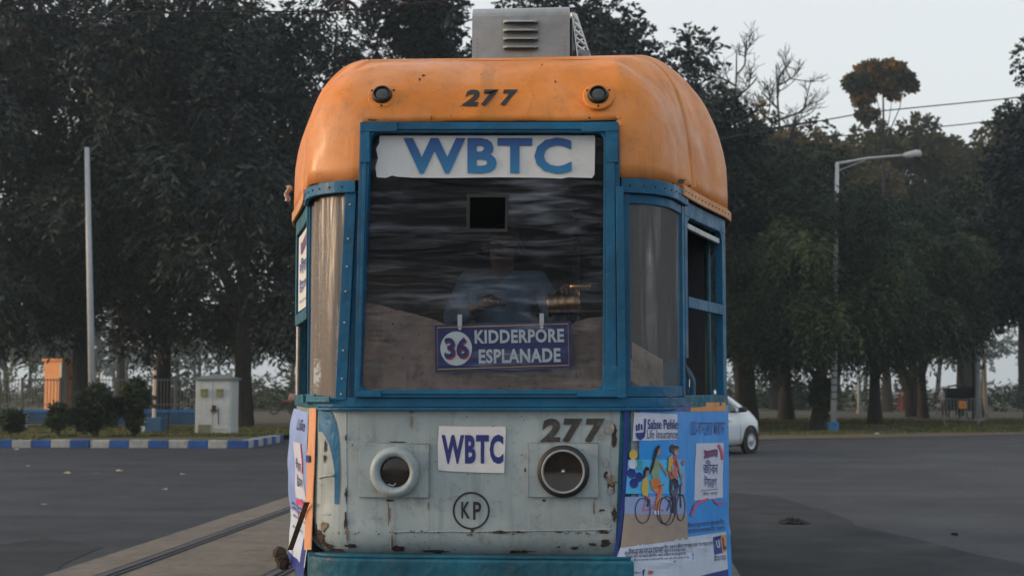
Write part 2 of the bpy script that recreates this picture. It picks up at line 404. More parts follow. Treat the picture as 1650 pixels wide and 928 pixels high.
# track bed (raised slab) with the rails of both tracks let into it
tb = MB(); 
def tbx(y): return 1.02 + .05*noise.noise(Vector((y*.6, 0, 3)))
n = 90
L_ = [(-4.97+.05*noise.noise(Vector((k*.7, 5, 0))), -20+k*1.0) for k in range(n)]; R_ = [(tbx(-20+k), -20+k*1.0) for k in range(n)]
n2 = 64
L_, R_ = L_[:n2], R_[:n2]
vs = [(x, y, .05) for x, y in L_] + [(x, y, .05) for x, y in R_] + [(x-.03, y, -.01) for x, y in L_] + [(x+.03, y, -.01) for x, y in R_]
fs = []
for k in range(n2-1):
    fs += [(k, n2+k, n2+k+1, k+1), (2*n2+k, k, k+1, 2*n2+k+1), (n2+k, 3*n2+k, 3*n2+k+1, n2+k+1)]
tb.add(vs, fs); setp(tb.build('track_bed', M['concrete']), kind='structure')
for k, xr in enumerate((-4.44, -3.005, -1.337, .098)):
    mb = MB()
    mb.box((xr-.035, -20, .03), (xr+.035, 43, .062)); mb.box((xr+.075, -20, .03), (xr+.095, 43, .060)); mb.box((xr-.09, -20, .03), (xr+.12, 43, .053), 1)
    setp(mb.build('tram_rail', [M['rail'], M['asphalt']]), kind='structure')

# ------------------------------------------------------------------ the tram
TC = -.62
half = [(0,6.5),(.3,6.5),(.6,6.5),(.70,6.52),(.79,6.59),(.85,6.70),(.885,6.83),(.915,6.96),(1.03,7.36),(1.13,7.68),(1.19,7.88),(1.203,8.02),(1.205,8.3),(1.205,16.6)]
def chaikin(p, keep):
    q = [p[0]]
    for a, b in zip(p[:-1], p[1:]):
        q += [(a[0]*.75+b[0]*.25, a[1]*.75+b[1]*.25), (a[0]*.25+b[0]*.75, a[1]*.25+b[1]*.75)]
    return q + [p[-1]]
half = chaikin(chaikin(half, 0), 0)
HP = np.array(half); HS = np.concatenate([[0], np.cumsum(np.hypot(*np.diff(HP, axis=0).T))])
TMAX = HS[-1]
def plan(t):
    s = abs(t); x = np.interp(s, HS, HP[:, 0]); y = np.interp(s, HS, HP[:, 1])
    return x, y
def pn(t):
    e = .02; s = abs(t); x0, y0 = plan(max(s-e, 0)); x1, y1 = plan(min(s+e, TMAX)); dx, dy = x1-x0, y1-y0; l = math.hypot(dx, dy)
    return dy/l, -dx/l       # outward normal for right half
def S(t, z, off=0.0):
    x, y = plan(t); nx, ny = pn(t); sg = 1 if t >= 0 else -1
    return Vector((TC + sg*(x + nx*off), y + ny*off, z))
def tY(Y, side=1): return side*float(np.interp(Y, HP[8:, 1], HS[8:]))
TS = np.linspace(-tY(9), tY(9), 500)
def make_hit(offn):
    P = [S(t, 0, offn) for t in TS]; PA = np.array([(p.x, p.y) for p in P])
    def hit(px, py):
        d = ray(px, py); dx, dy = d.x, d.y
        c = PA[:, 0]*dy - PA[:, 1]*dx
        best = None
        for i in np.nonzero(c[:-1]*c[1:] <= 0)[0]:
            f = c[i]/(c[i]-c[i+1]) if c[i] != c[i+1] else 0
            q = PA[i]*(1-f)+PA[i+1]*f
            if best is None or q[1] < best[0]: best = (q[1], TS[i]*(1-f)+TS[i+1]*f)
        if best is None:
            i = 0 if px < 800 else len(PA)-1
            k = np.argmin(PA[:, 0]/PA[:, 1]) if px < 800 else np.argmax(PA[:, 0]/PA[:, 1]); best = (PA[k, 1], TS[k])
        s_ = best[0]/d.y
        return best[1], CAM.z + d.z*s_
    return hit
HIT = make_hit(0.012)
def lower_off(t, z):
    o = .006*noise.noise(Vector((t*1.6, z*2.1, 1.3))) + .0035*noise.noise(Vector((t*5, z*5, 4)))
    if z < 1.0: o -= .02*(1.0-z)/.1
    if z < .97: o -= .07*((.97-z)/.1)**2
    return o
def on_body(off):
    def f(px, py):
        t, z = HIT(px, py); return S(t, z, lower_off(t, z)+off)
    return f
def shell(mb, t0, t1, z0, z1, off, nt, nzn, mi=0, offn=None):
    mb.grid(lambda u, v: S(t0+(t1-t0)*u, z0+(z1-z0)*v, off if offn is None else offn(t0+(t1-t0)*u, z0+(z1-z0)*v)+off), nt, nzn, mi)
def slab(mb, t0, t1, z0, z1, off, th, nt=8, mi=0, zz=None):
    """closed bent bar on the tram outline; zz(u)->(z0,z1) optional"""
    ring = []
    for k in range(nt+1):
        u = k/nt; t = t0+(t1-t0)*u; a, b = (z0, z1) if zz is None else zz(u)
        ring.append([S(t, a, off), S(t, b, off), S(t, b, off-th), S(t, a, off-th)])
    vs = [p for r in ring for p in r]; fs = []
    for k in range(nt):
        for j in range(4):
            a = k*4+j; b = k*4+(j+1) % 4; fs.append((a, b, b+4, a+4))
    fs += [(3,2,1,0), tuple(nt*4+j for j in range(4))]
    mb.add(vs, fs, mi)
tram = empty('tram', (TC, 11.5, 0), 'old tramcar numbered 277 with orange roof, blue framed windscreen and pale front', 'tram')
tC = tY(6.96)
# lower shell
mb = MB(); 
mb.grid(lambda u, v: (lambda t, z: S(t, z, lower_off(t, z)))(-TMAX+2*TMAX*u, .86+.75*v), 900, 30)
body = mb.build('body_shell', M['cream'], tram, smooth=True)
# bumper
mb = MB()
slab(mb, -.80, .665, .60, .885, .055, .10, 40)
b_ = mb.build('bumper', M['teal'], tram, bevel=.012)
mb = MB(); slab(mb, -.79, .655, .886, .90, .035, .08, 40); mb.build('bumper_lip', M['teal'], b_, bevel=.004)
mb = MB(); slab(mb, -tY(16.5), -.81, .60, .86, .0, .03, 60); slab(mb, .68, tY(16.5), .60, .86, .0, .03, 60); mb.build('side_skirt', M['teal'], tram)
# belt rail
mb = MB(); slab(mb, -.80, tC, 1.568, 1.612, .018, .05, 40); slab(mb, -.80, .95, 1.553, 1.566, .030, .05, 40)
mb.build('belt_rail', M['blue'], tram, bevel=.003)
mb = MB(); slab(mb, -tY(16.5), -.80, 1.56, 1.62, .015, .05, 60); slab(mb, tC, tY(16.5), 1.56, 1.62, .015, .05, 60); mb.build('side_rail', M['teal'], tram, bevel=.003)
# roof shell
ZE, ZT = 2.615, 3.235
def ztop(y): u = min(max((y-6.8)/1.3, 0), 1); return ZT + .23*u*(2-u)
def inner(t):
    x, y = plan(t); sg = 1 if t >= 0 else -1
    xi = min(x*.98, .60+.20*min(max((y-6.7)/1.3, 0), 1)); yi = max(6.86, y+.02 if y > 7.5 else 6.86+(y-6.5)*.66) if y > 6.5 else 6.86
    return TC+sg*xi, yi
def roofpt(t, v):
    th = v*math.pi/2; s = math.sin(th)**.93; c = math.cos(th)
    o = S(t, 0, .030); ix, iy = inner(t); k = (1-c)**(1.18 if t < 0 else 1.02)
    sd_ = abs(t) > .62
    ze = ZE
    x = o.x*(1-k)+ix*k; y = o.y*(1-k)+iy*k; z = ze + (ztop(y)-ze)*s
    d = .012*noise.noise(Vector((x*2.2, y*2.2, z*2.6))) + .004*noise.noise(Vector((x*7, y*7, z*7)))
    if t < -.62: d += .016*math.exp(-((t+.88+.05*math.sin(z*9))/.045)**2) - .012*math.exp(-((t+1.02)/.05)**2)
    if abs(t) > .62: d += .020*noise.noise(Vector((x*5, y*4, z*1.5+9)))
    nrm = Vector((o.x-ix, o.y-iy, .5*s)).normalized()
    return Vector((x, y, z)) + nrm*d
ts_ = sorted(set([round(x, 4) for x in np.linspace(-tY(9.2), tY(9.2), 260)] + [-.572, .606] + [-TMAX, TMAX] + [s*tY(y) for s in (-1, 1) for y in (10, 11, 12, 13, 14, 15, 16)]))
vlev = [0, .06, .12, .18, .24] ; vcut = .2765
vlev += [vcut] + list(np.linspace(.31, 1, 22))
mb = MB(); nt_ = len(ts_); vs = [roofpt(t, v) for v in vlev for t in ts_]; fs = []
for j in range(len(vlev)-1):
    for i in range(nt_-1):
        if -.572 < (ts_[i]+ts_[i+1])/2 < .606 and vlev[j+1] <= vcut+1e-6: continue
        a = j*nt_+i; fs.append((a, a+1, a+nt_+1, a+nt_))
top0 = (len(vlev)-1)*nt_
h_ = nt_//2
for i in range(h_):      # roof top: bridge left and right
    a, b = top0+i, top0+nt_-1-i
    if a+1 < b-1: fs.append((a, a+1, b-1, b))
    elif a+1 <= b-1: fs.append((a, a+1, b))
mb.add(vs, fs)
ROOF_V, ROOF_F = list(mb.v), list(mb.f)
roof = mb.build('roof', M['orange'], tram, smooth=True, solid=.015)
# roof trim: seams, drip edge, paint chips
def seamline(mb, t, w, h, v0=.03, v1=.97, n=26):
    vs = []; fs = []
    for k in range(n+1):
        v = v0+(v1-v0)*k/n; a = roofpt(t-w, v); b = roofpt(t+w, v); o = S(t, 0, 1) - S(t, 0, 0); nn = Vector((o.x, o.y, .5)).normalized()
        m_ = roofpt(t, v)+nn*h
        vs += [a+nn*.001, m_, b+nn*.001]
    for k in range(n):
        a = k*3; fs += [(a, a+1, a+4, a+3), (a+1, a+2, a+5, a+4)]
    mb.add(vs, fs)
mb = MB(); 
for t in (-tY(7.15), tY(7.15)): mb = MB(); seamline(mb, t, .022, .012); mb.build('roof_seam', M['orange'], roof, smooth=True)
mb = MB(); slab(mb, tC-.1, tY(16.5), 2.580, 2.632, .043, .014, 60); slab(mb, -tY(16.5), -tC+.1, 2.580, 2.632, .043, .014, 60)
mb.build('drip_edge', paint('faded_orange_trim', (.62,.30,.13), .6, .3, (.15,.09,.06), .9, .3, .002, 9), roof, bevel=.003)
mb = MB()
slab(mb, .625, tC+.03, 2.545, 2.612, .034, .02, 20); mb.build('corner_band', M['blue'], tram, bevel=.003)
mb = MB(); slab(mb, -tC-.02, -.60, 2.560, 2.615, .034, .02, 20)
mb.build('corner_band', M['blue'], tram, bevel=.003)

# windscreen frame: ring with rounded opening
def rrect(c, r, n=6):       # corners TL TR BR BL in px, returns points
    out = []
    cc = [Vector(p) for p in c]
    for i in range(4):
        p = cc[i]; a = (cc[i-1]-p).normalized(); b = (cc[(i+1) % 4]-p).normalized()
        for k in range(n+1):
            u = k/n; out.append(p + a*r*(1-u)**2 + b*r*u**2)
    return out
def ringframe(mb, outer, inner_, Yf, Yb, r_in, r_out=1, mi=0, nn=6):
    A = rrect(outer, r_out, nn); B = rrect(inner_, r_in, nn); n = len(A)
    for P_, Q_ in ((A, B),):
        vs = [W(p.x, p.y, Yf) for p in P_] + [W(p.x, p.y, Yf) for p in Q_]
        vs += [Vector((v.x, Yb, v.z)) for v in vs]
        fs = []
        for i in range(n):
            j = (i+1) % n
            fs += [(i, j, n+j, n+i), (2*n+i, 3*n+i, 3*n+j, 2*n+j), (i, 2*n+i, 2*n+j, j), (n+i, n+j, 3*n+j, 3*n+i)]
        mb.add(vs, fs, mi)
mb = MB(); ringframe(mb, [(580,197),(997,197),(1004,640),(571,640)], [(597,213),(973,213),(971,628),(579,628)], 6.462, 6.54, 16)
wf = mb.build('windscreen_frame', M['blue'], tram, bevel=.002)
mb = MB(); ringframe(mb, [(586.5,203.5),(990,203.5),(994,634.5),(576,634.5)], [(592,208.5),(978,208.5),(976,630.5),(580,630.5)], 6.452, 6.4615, 14)
mb.build('frame_moulding', M['blue'], wf, bevel=.002)
# butt straps where the frame pieces join, rivets
mb = MB()
for (x0, y0, x1, y1) in ((938,197.5,996.5,212),(581,197.5,640,212),(977,213,996,262),(581.5,213,596,262),(972,590,1002,629),(574,590,580,629),(575,629,614,639.4),(930,629,1003,639.4)):
    mb = MB(); a = W(x0, y0, 6.455); b = W(x1, y1, 6.455); mb.box((a.x, 6.4485, b.z), (b.x, 6.4615, a.z)); mb.build('corner_strap', M['blue'], wf, bevel=.002)
def rivets(pts_px, Y, r=.0045):
    mb = MB()
    for x, y in pts_px: mb.lathe(W(x, y, Y), (0,-1,0), [(r, 0), (r*.8, r*.6), (r*.3, r*.95), (.0002, r)], 7)
    return mb
pts = [(984+rnd.uniform(-1,1), y+rnd.uniform(-2,2)) for y in range(225, 625, 17)] + [(1001.5, y) for y in range(310, 632, 23)] + [(589, y) for y in range(225, 620, 30)] + [(x, 205) for x in range(600, 985, 24)] + [(x, 634+rnd.uniform(-.8,.8)) for x in range(590, 990, 26)]
rivets(pts, 6.4605).build('rivets', M['blue'], wf, smooth=True, kind='stuff')
mb = MB()
a = W(994, 300, 6.452); b = W(1007, 640, 6.452)
mb.obox((W(1000.5, 470, 6.452)), (.018,0,0), (0,.010,0), (W(997,300,6.452)-W(1001,640,6.452))*.5)
mb.build('cover_strip', M['blue'], wf, bevel=.002)
# windscreen film
mb = MB()
def wfilm(u, v):
    p = W(590+395*u-10*(1-v), 632-424*v, 6.515); p.y += .006*noise.noise(Vector((u*3, v*9+u*2, 2))); return p
def in_flap(u, v):
    x = 590+395*u-10*(1-v); y = 632-424*v; return 757 < x < 814 and 318 < y < 369
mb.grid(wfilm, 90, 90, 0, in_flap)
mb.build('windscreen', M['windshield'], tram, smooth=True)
# square hole cut in the film, with a dark rim
mb = MB(); ringframe(mb, [(752,312.5),(819,312.5),(818,374),(751.5,374)], [(757,318),(814.5,318),(813.5,369),(756.5,369)], 6.500, 6.504, 1); mb.build('speaking_hole_rim', plain('dark_rim', (.008,.009,.011), .6), tram)
# WBTC board behind the screen
fnb = lambda Y: (lambda x, y: W(x, y, Y))
mb = MB()
pts = [(612,219),(958,218.5),(959,222),(958,281),(954,287),(915,286),(905,288),(870,286.5),(800,286),(720,287),(665,286.5),(640,285),(632,283),(622,287),(607,286),(605,270),(609,255),(606,240),(611,231)]
put_poly(mb, pts, fnb(6.506)); bd = mb.build('route_board', M['signwhite'], tram)
mb = MB(); put_text(mb, 'WBTC', (650,222,921,280), fnb(6.500), 0, .036, 0, 1.1)
zt, zb = W(650,222,6.5).z, W(650,280,6.5).z
mb.build('lettering', gradmat('blue_to_cyan_print', (.008,.17,.38), (.006,.05,.24), zb, zt), bd)

# corner windows
mb = MB(); slab(mb, .66, tC-.03, 1.615, 1.665, .012, .03, 14); slab(mb, .66, tC-.03, 2.50, 2.543, .012, .03, 14)
slab(mb, .632, .662, 1.615, 2.543, .020, .03, 2); slab(mb, tC-.035, tC+.01, 1.615, 2.543, .016, .03, 3)
cf = mb.build('corner_window_frame', M['blue'], tram, bevel=.003)
mb = MB(); mb.grid(lambda u, v: S(.65+(tC-.67)*u, 1.63+.90*v, .0+.008*noise.noise(Vector((u*6, v*1.2, 7)))), 40, 20); mb.build('plastic_pane', M['filmright'], cf, smooth=True)
# left: battens slant, film sags
mb = MB()
for (xa, ya, xb, yb, w_, oy) in ((570,316,548,644,.020,6.49),):
    p0, p1 = W(566, 308, 6.50), W(549.5, 645, 6.50)
    d = (p1-p0)*.5; mb.obox((p0+p1)*.5, (.026,0,0), (0,.012,0), d)
p0, p1 = W(576, 308, 6.53), W(569, 645, 6.53); mb.obox((p0+p1)*.5, (.02,0,0), (0,.012,0), (p1-p0)*.5)
slab(mb, -tC-.01, -tC+.03, 1.60, 2.56, .010, .03, 3); 
cf = mb.build('corner_window_frame', M['blue'], tram, bevel=.003)
mb = MB(); mb.grid(lambda u, v: S(-(.63+.045*(1-v)+(tC-.65-.045*(1-v))*u), 1.585+.975*v, -.012+.014*noise.noise(Vector((u*7, v*1.3, 2)))+.01*u*(1-v)), 44, 24); mb.build('plastic_pane', M['filmleft'], cf, smooth=True)
mb = MB()
for (x, y) in [(564,330),(561,385),(559,430),(557,470),(555,520),(553,565),(551,610),(549.5,635)]: mb.lathe(W(x, y, 6.487), (0,-1,0), [(.006, 0), (.005,.004), (.0005,.005)], 8)
mb.build('rivets', M['chrome'], cf, kind='stuff')
mb = MB()
for k in range(5):
    t0 = -.70-.10*k; slab(mb, t0-.13, t0, 1.592+rnd.uniform(-.008,.004), 1.618+rnd.uniform(-.004,.01), .05-.012*(k % 2), .012, 3)
mb.build('bent_sill_strip', M['teal'], cf, bevel=.002)

# side door frames (right) and side window with poster (left), then pillars and posts down both sides
tS = tY(7.86)
mb = MB(); slab(mb, tC+.015, tS, 2.50, 2.575, .018, .04, 12); slab(mb, tC+.015, tC+.075, 1.80, 2.50, .018, .04, 3); slab(mb, tS-.09, tS, 1.62, 2.50, .018, .04, 3)
slab(mb, tC+.076, tS-.091, 2.05, 2.105, .022, .03, 8); slab(mb, tC+.03, tC+.055, 1.62, 1.80, .0, .03, 2)
for (tt, zz_, sx, sz) in ((tC+.076, 2.50, 1, -1), (tS-.091, 2.50, -1, -1)):
    mb.add([S(tt, zz_, .017), S(tt+.06*sx, zz_, .017), S(tt+.018*sx, zz_+.018*sz, .017), S(tt, zz_+.06*sz, .017)], [(0,1,2,3)])
sf = mb.build('side_window_frame', M['blue'], tram, bevel=.003)
mb = MB(); slab(mb, tC+.09, tS-.1, 2.435, 2.458, .005, .02, 6, zz=lambda u: (2.45-.01*u, 2.475-.01*u)); mb.build('window_bar', M['whitepaint'], sf)
mb = MB(); mb.tube([S(tC+.10, 1.80, -.01), S(tC+.16, 1.70, 0), S(tC+.11, 1.66, .01), S(tC+.12, 1.63, 0)], .005, 6); mb.build('loose_cable', M['chrome'], sf)
mb = MB(); slab(mb, -tS, -tC-.02, 2.50, 2.58, .018, .04, 12); slab(mb, -tC-.075, -tC-.02, 2.06, 2.50, .018, .04, 3); slab(mb, -tS, -tS+.10, 2.06, 2.50, .018, .04, 3); slab(mb, -tS, -tC-.02, 2.00, 2.06, .018, .04, 12)
sl = mb.build('side_window_frame', M['teal'], tram, bevel=.003)
mb = MB(); mb.tube([S(-tS+.05, 2.0, 0), S(-tS+.04, 1.62, 0)], .012, 8); mb.build('window_post', M['chrome'], sl)
for side in (-1, 1):
    mb = MB()
    for k, Y in enumerate([7.9, 9.1, 10.3, 11.5, 12.7, 13.9, 15.1, 16.2]):
        t = tY(Y)*side; slab(mb, t, t+.09*side, 1.62, 2.58, .004, .05, 2)
    slab(mb, tS*side, (TMAX-.01)*side, 2.50, 2.58, -.002, .04, 30)
    mb.build('window_pillar', M['teal'], tram, kind='stuff')
# torn cloth strip sticking out under the left eave
mb = MB(); c = W(461, 312, 7.9)
mb.grid(lambda u, v: c + Vector((-.006+.028*u+.008*math.sin(v*9), .02*math.sin(u*7+v*4), .045-.09*v)), 6, 8); mb.build('torn_strip', M['whitepaint'], tram, solid=.003)

# cab interior
mb = MB(); mb.poly([(TC+x, y, .84) for x, y in ((-.6,6.6),(.6,6.6),(.85,7.0),(1.12,7.95),(1.12,16.5),(-1.12,16.5),(-1.12,7.95),(-.85,7.0))]); mb.build('cab_floor', M['dark'], tram)
mb = MB(); mb.box((TC-1.14, 8.5, .85), (TC+1.14, 8.54, 2.62)); mb.build('bulkhead', M['dark'], tram)
mb = MB(); slab_pts = [(TC-.85,6.95),(TC+.85,6.95),(TC+1.15,7.95),(TC+1.15,16.4),(TC-1.15,16.4),(TC-1.15,7.95)]
mb.poly([(x, y, 2.63) for x, y in slab_pts]); mb.poly([(TC-.6,6.56,2.87),(TC+.6,6.56,2.87),(TC+.6,8.5,2.87),(TC-.6,8.5,2.87)]); mb.build('ceiling', M['dark'], tram)
mb = MB(); mb.box((TC-1.1, 16.45, .85), (TC+1.1, 16.5, 3.0)); mb.build('rear_wall', M['cream'], tram)
for X, Y in ((W(928,400,7.6).x, 7.6), (.34, 7.9), (.50, 8.2), (-1.55, 8.1)):
    mb = MB(); mb.tube([(X, Y, .85), (X, Y, 2.62)], .018, 10); mb.build('grab_pole', M['interior'], tram, smooth=True)
# seat seen through the right side opening
mb = MB()
sx, sy = .30, 8.0
def seatp(u, v):
    a = (u-.5)*1.6; r = .14; return Vector((sx+math.sin(a)*r*1.2, sy+.1-math.cos(a)*.10+.03*v, 1.35+.47*v*(1-.25*(2*u-1)**2)))
mb.grid(seatp, 14, 10); mb.build('seat_back', M['seatblue'], tram, smooth=True, solid=.02)
mb = MB(); mb.obox((sx, sy-.1, 1.33), (.15,0,0), (0,.2,0), (0,0,.02)); mb.tube([(sx, sy-.1, .85), (sx, sy-.1, 1.31)], .03, 10); mb.build('seat', M['seatblue'], tram, bevel=.01)
# grimy board across the lower windscreen
mb = MB()
top = [(560,486),(592,489),(612,491),(640,501),(644,500),(700,515),(728,528),(745,545),(800,549),(870,550),(905,540),(925,520),(950,512),(1010,508)]
bot = [(x, 640) for x, y in top]
vs = []; 
for (x, y) in top: vs.append(W(x, y, 6.60))
for (x, y) in bot: vs.append(W(x, y, 6.585))
m_ = len(top); mb.add(vs, [(k, k+1, m_+k+1, m_+k) for k in range(m_-1)])
mb.build('grimy_screen_board', M['board'], tram, solid=.012)
mb = MB()     # loose cloth over the right part of the desk
mb.grid(lambda u, v: Vector((-.42+.66*u, 6.66+.25*v, 1.62+.27*math.sin(math.pi*min(u*1.1, 1))*(.4+.6*v)+.03*noise.noise(Vector((u*5, v*4, 1))))), 24, 10)
mb.grid(lambda u, v: Vector((.06+.15*u, 7.0+.1*u, 1.60+.28*v*(1-.3*u))), 12, 4)
mb.build('dash_cloth', M['board'], tram, smooth=True, solid=.006)
mb = MB(); mb.box((TC-.55, 6.8, .85), (TC+.15, 7.0, 1.9)); mb.build('control_cabinet', M['dark'], tram, bevel=.02)
mb = MB(); c = W(912, 492, 6.9)
mb.lathe(c-Vector((.09,0,0)), (1,0,.08), [(0,0),(.055,0),(.06,.01),(.05,.02),(.05,.035),(.06,.045),(.05,.055),(.05,.07),(.06,.08),(.05,.09),(.05,.11),(.062,.12),(.062,.15),(0,.16)], 20)
mb.tube([c+Vector((.05,0,.0)), c+Vector((.05,-.01,.09))], .018, 10); mb.tube([c+Vector((.02,-.01,.09)), c+Vector((.12,-.01,.09))], .015, 10)
mb.build('brake_handle', M['brass'], tram, smooth=True)
mb = MB(); mb.tube([(c.x, 6.9, 1.9), (c.x, 6.9, c.z-.05)], .03, 10); mb.build('brake_column', M['dark'], tram)

# marker lamps on the roof front
def roof_front_y(z):
    s = (z-ZE)/(ZT-ZE); v = math.asin(min(1, s**(1/.93)))*2/math.pi; return roofpt(0.3, v)
for px in (617, 964):
    zc = W(px, 158, 6.55).z; q0 = roof_front_y(zc-.05); q1 = roof_front_y(zc+.05); nrm = Vector((0, -(q1.z-q0.z), (q1.y-q0.y))).normalized()
    yc = roof_front_y(zc).y; c = W(px, 158, yc); c = c + nrm*.012
    mb = MB(); mb.lathe(c, nrm, [(.073,-.03),(.073,.002),(.066,.006),(.05,.006),(.047,.003),(.04,.004),(0,.004)], 32); lp = mb.build('marker_lamp', M['orange'], tram, smooth=False)
    mb = MB(); mb.lathe(c+nrm*.004, nrm, [(.046,0),(.046,.012),(.041,.024),(.038,.024),(.038,.010)], 28); mb.build('lamp_ring', M['black'], lp, smooth=True)
    mb = MB(); mb.lathe(c+nrm*.012, nrm, [(.038,0),(.036,.006),(.025,.012),(.012,.015),(0,.016)], 24); mb.build('lamp_lens', M['lens'], lp, smooth=True)
    mb = MB()
    for a in (90, 210, 330):
        u_ = nrm.cross(Vector((1,0,0))).normalized(); p = c + (Vector((1,0,0))*math.cos(R(a)) + Vector((0,-u_.y,-u_.z))*math.sin(R(a))*(-1 if u_.z > 0 else 1)*-1)*.060 + nrm*.005
        mb.lathe(p, nrm, [(.006,0),(.005,.004),(0,.005)], 7)
    mb.build('rivets', M['rust'], lp, kind='stuff')
# number on roof
from mathutils.bvhtree import BVHTree
ROOFBVH = BVHTree.FromPolygons([tuple(v) for v in ROOF_V], ROOF_F)
def on_roof(off):
    def f(px, py):
        d = ray(px, py).normalized(); h = ROOFBVH.ray_cast(CAM, d)
        return h[0] - d*off if h[0] else W(px, py, 6.6)
    return f
mb = MB()
for k, ch in enumerate('277'): put_text(mb, ch, (744+31*k, 144.5, 773+31*k, 171), on_roof(.006), 0, .048, .25)
mb.build('number_lettering', M['black'], roof)

# front panel details -------------------------------------------------
mb = MB(); F = on_body(.007)
for k, (x0, sm) in enumerate(((870,0),(906,1),(942,2))): put_text(mb, '277'[k], (x0, 674, x0+33, 714), F, 0, .052, .12)
mb.build('number_lettering', M['numblack'], body)
mb = MB(); fp = on_body(.006); put_poly(mb, [(707,686),(760,687),(813,687),(815,690),(813,740),(812,762),(770,761),(725,759),(706,757),(705,720)], fp); pl = mb.build('name_plate', M['signwhite'], tram)
mb = MB(); put_text(mb, 'WBTC', (711,700,811,747), on_body(.0075), 0, .042, 0, 1.12); mb.build('lettering', M['navy'], pl)
mb = MB(); put_line(mb, circ(759,822.5,28.5,29,40), 3.0, on_body(.004), 0, True)
put_text(mb, 'K', (743,808,757,835), on_body(.004), 0, .02); put_text(mb, 'P', (762,808,775,837), on_body(.004), 0, .02)
mb.build('depot_lettering', M['black'], body)
# headlamps
def lamp(px, py, kind):
    c = on_body(0)(px, py); ax = Vector((0,-1,0))
    x0, y0, x1, y1 = (579,714,691,801) if kind == 0 else (851,713,964,801)
    mb = MB(); a = W(x0, y0, 6.5); b = W(x1, y1, 6.5); mb.box((a.x, 6.487, b.z), (b.x, 6.50, a.z)); plt = mb.build('lamp_plate', M['cream'], tram, bevel=.002)
    c.y = 6.49
    if kind == 0:
        mb = MB(); mb.lathe(c, ax, [(.112,-.02),(.117,.012),(.112,.035),(.098,.052),(.082,.052),(.071,.035),(.068,.006),(.068,-.02)], 40); ring = mb.build('lamp_ring', M['cream'], tram, smooth=True)
        mb = MB(); mb.lathe(c, ax, [(.0685,.012),(.05,.016),(.02,.018),(0,.018)], 32); mb.build('lamp_lens', M['lensbrown'], ring, smooth=True)
        mb = MB(); mb.tube([c+ax*.02+Vector((-.03,0,-.055)), c+ax*.022+Vector((-.005,0,-.062)), c+ax*.02+Vector((.005,0,-.05))], .003, 6); mb.build('bent_wire', M['chrome'], ring)
    else:
        mb = MB(); mb.lathe(c, ax, [(.118,-.02),(.118,.02),(.110,.034),(.097,.034)], 40); ring = mb.build('lamp_ring', M['black'], tram, smooth=True)
        mb = MB(); mb.lathe(c, ax, [(.100,.024),(.098,.045),(.094,.050),(.090,.044),(.088,.026)], 40); mb.build('lamp_rim', M['tin'], ring, smooth=True)
        mb = MB(); mb.lathe(c, ax, [(.089,.028),(.06,.020),(.03,.014),(0,.012)], 32); mb.build('lamp_lens', M['lensbrown'], ring, smooth=True)
        mb = MB(); mb.lathe(c, ax, [(.012,.013),(.011,.026),(.005,.034),(0,.035)], 14); mb.build('lamp_bulb', M['chrome'], ring, smooth=True)
    return plt
lamp(637, 760, 0); lamp(908, 759, 1)
# painted stripes: teal curve on the left cheek and edge on the right
mb = MB(); fs_ = on_body(.0035)
outer_ = [(511,656),(524,657),(533,665),(539,680),(543,700),(545,720),(546,750),(545,790),(543,812)]
inner_ = [(511,695),(517,696),(523,705),(528,716),(532,730),(535,745),(537,760),(537,785),(537,812)]
n_ = len(outer_); vs = [fs_(*p) for p in outer_+inner_]; mb.add(vs, [(k, k+1, n_+k+1, n_+k) for k in range(n_-1)])
mb.build('painted_stripe', M['blue'], body)
mb = MB(); put_quad(mb, [(1000,660),(1018,658),(1018,890),(992,885)], on_body(.003), 3, 20); mb.build('painted_stripe', M['teal'], body)
# welded seams (raised, sealed), cracks, rust
def jag(pts, amp, step=5):
    out = []
    for (a, b) in zip(pts[:-1], pts[1:]):
        n = max(1, int(math.hypot(b[0]-a[0], b[1]-a[1])/step))
        for k in range(n): u = k/n; out.append((a[0]*(1-u)+b[0]*u+rnd.uniform(-amp, amp), a[1]*(1-u)+b[1]*u+rnd.uniform(-amp, amp)))
    return out+[pts[-1]]
def seam(mb, pts, r, off, amp=.5):
    f = on_body(off); mb.tube([f(*p) for p in jag(pts, amp)], r, 6)
mb = MB(); seam(mb, [(630,857),(800,856),(986,853)], .0032, .001, .6); seam(mb, [(556,662),(557,780),(556,888)], .0028, .0, .5); seam(mb, [(985,665),(983,760),(984,850)], .003, 0, .8)
seam(mb, [(512,770),(520,767),(536,766)], .006, .001, .6); seam(mb, [(515,828),(530,829)], .003, .0, .5)
mb.build('weld_seam', M['cream'], body, smooth=True)
for q in ([(579,714),(691,714)],[(691,714),(691,801)],[(579,714),(579,801)],[(851,713),(851,801)],[(851,713),(964,713)],[(630,858),(628,890)]): mb = MB(); seam(mb, q, .0022, .013, .5); mb.build('sealant_bead', M['primer'], body, smooth=True)
def blob(mb, cx, cy, rx, ry, f, mi, n=14, seed=0):
    ph = rnd.uniform(0, 99); pts = []
    for k in range(n):
        a = 2*math.pi*k/n; r = 1+.75*noise.noise(Vector((math.cos(a)*1.7+ph, math.sin(a)*1.7, ph*.3))) + rnd.uniform(-.22, .22)
        pts.append((cx+.72*rx*r*math.cos(a), cy+.72*ry*r*math.sin(a)))
    put_poly(mb, pts, f, mi)
mb = MB(); f1, f2, f3 = on_body(.0050), on_body(.0062), on_body(.0074)
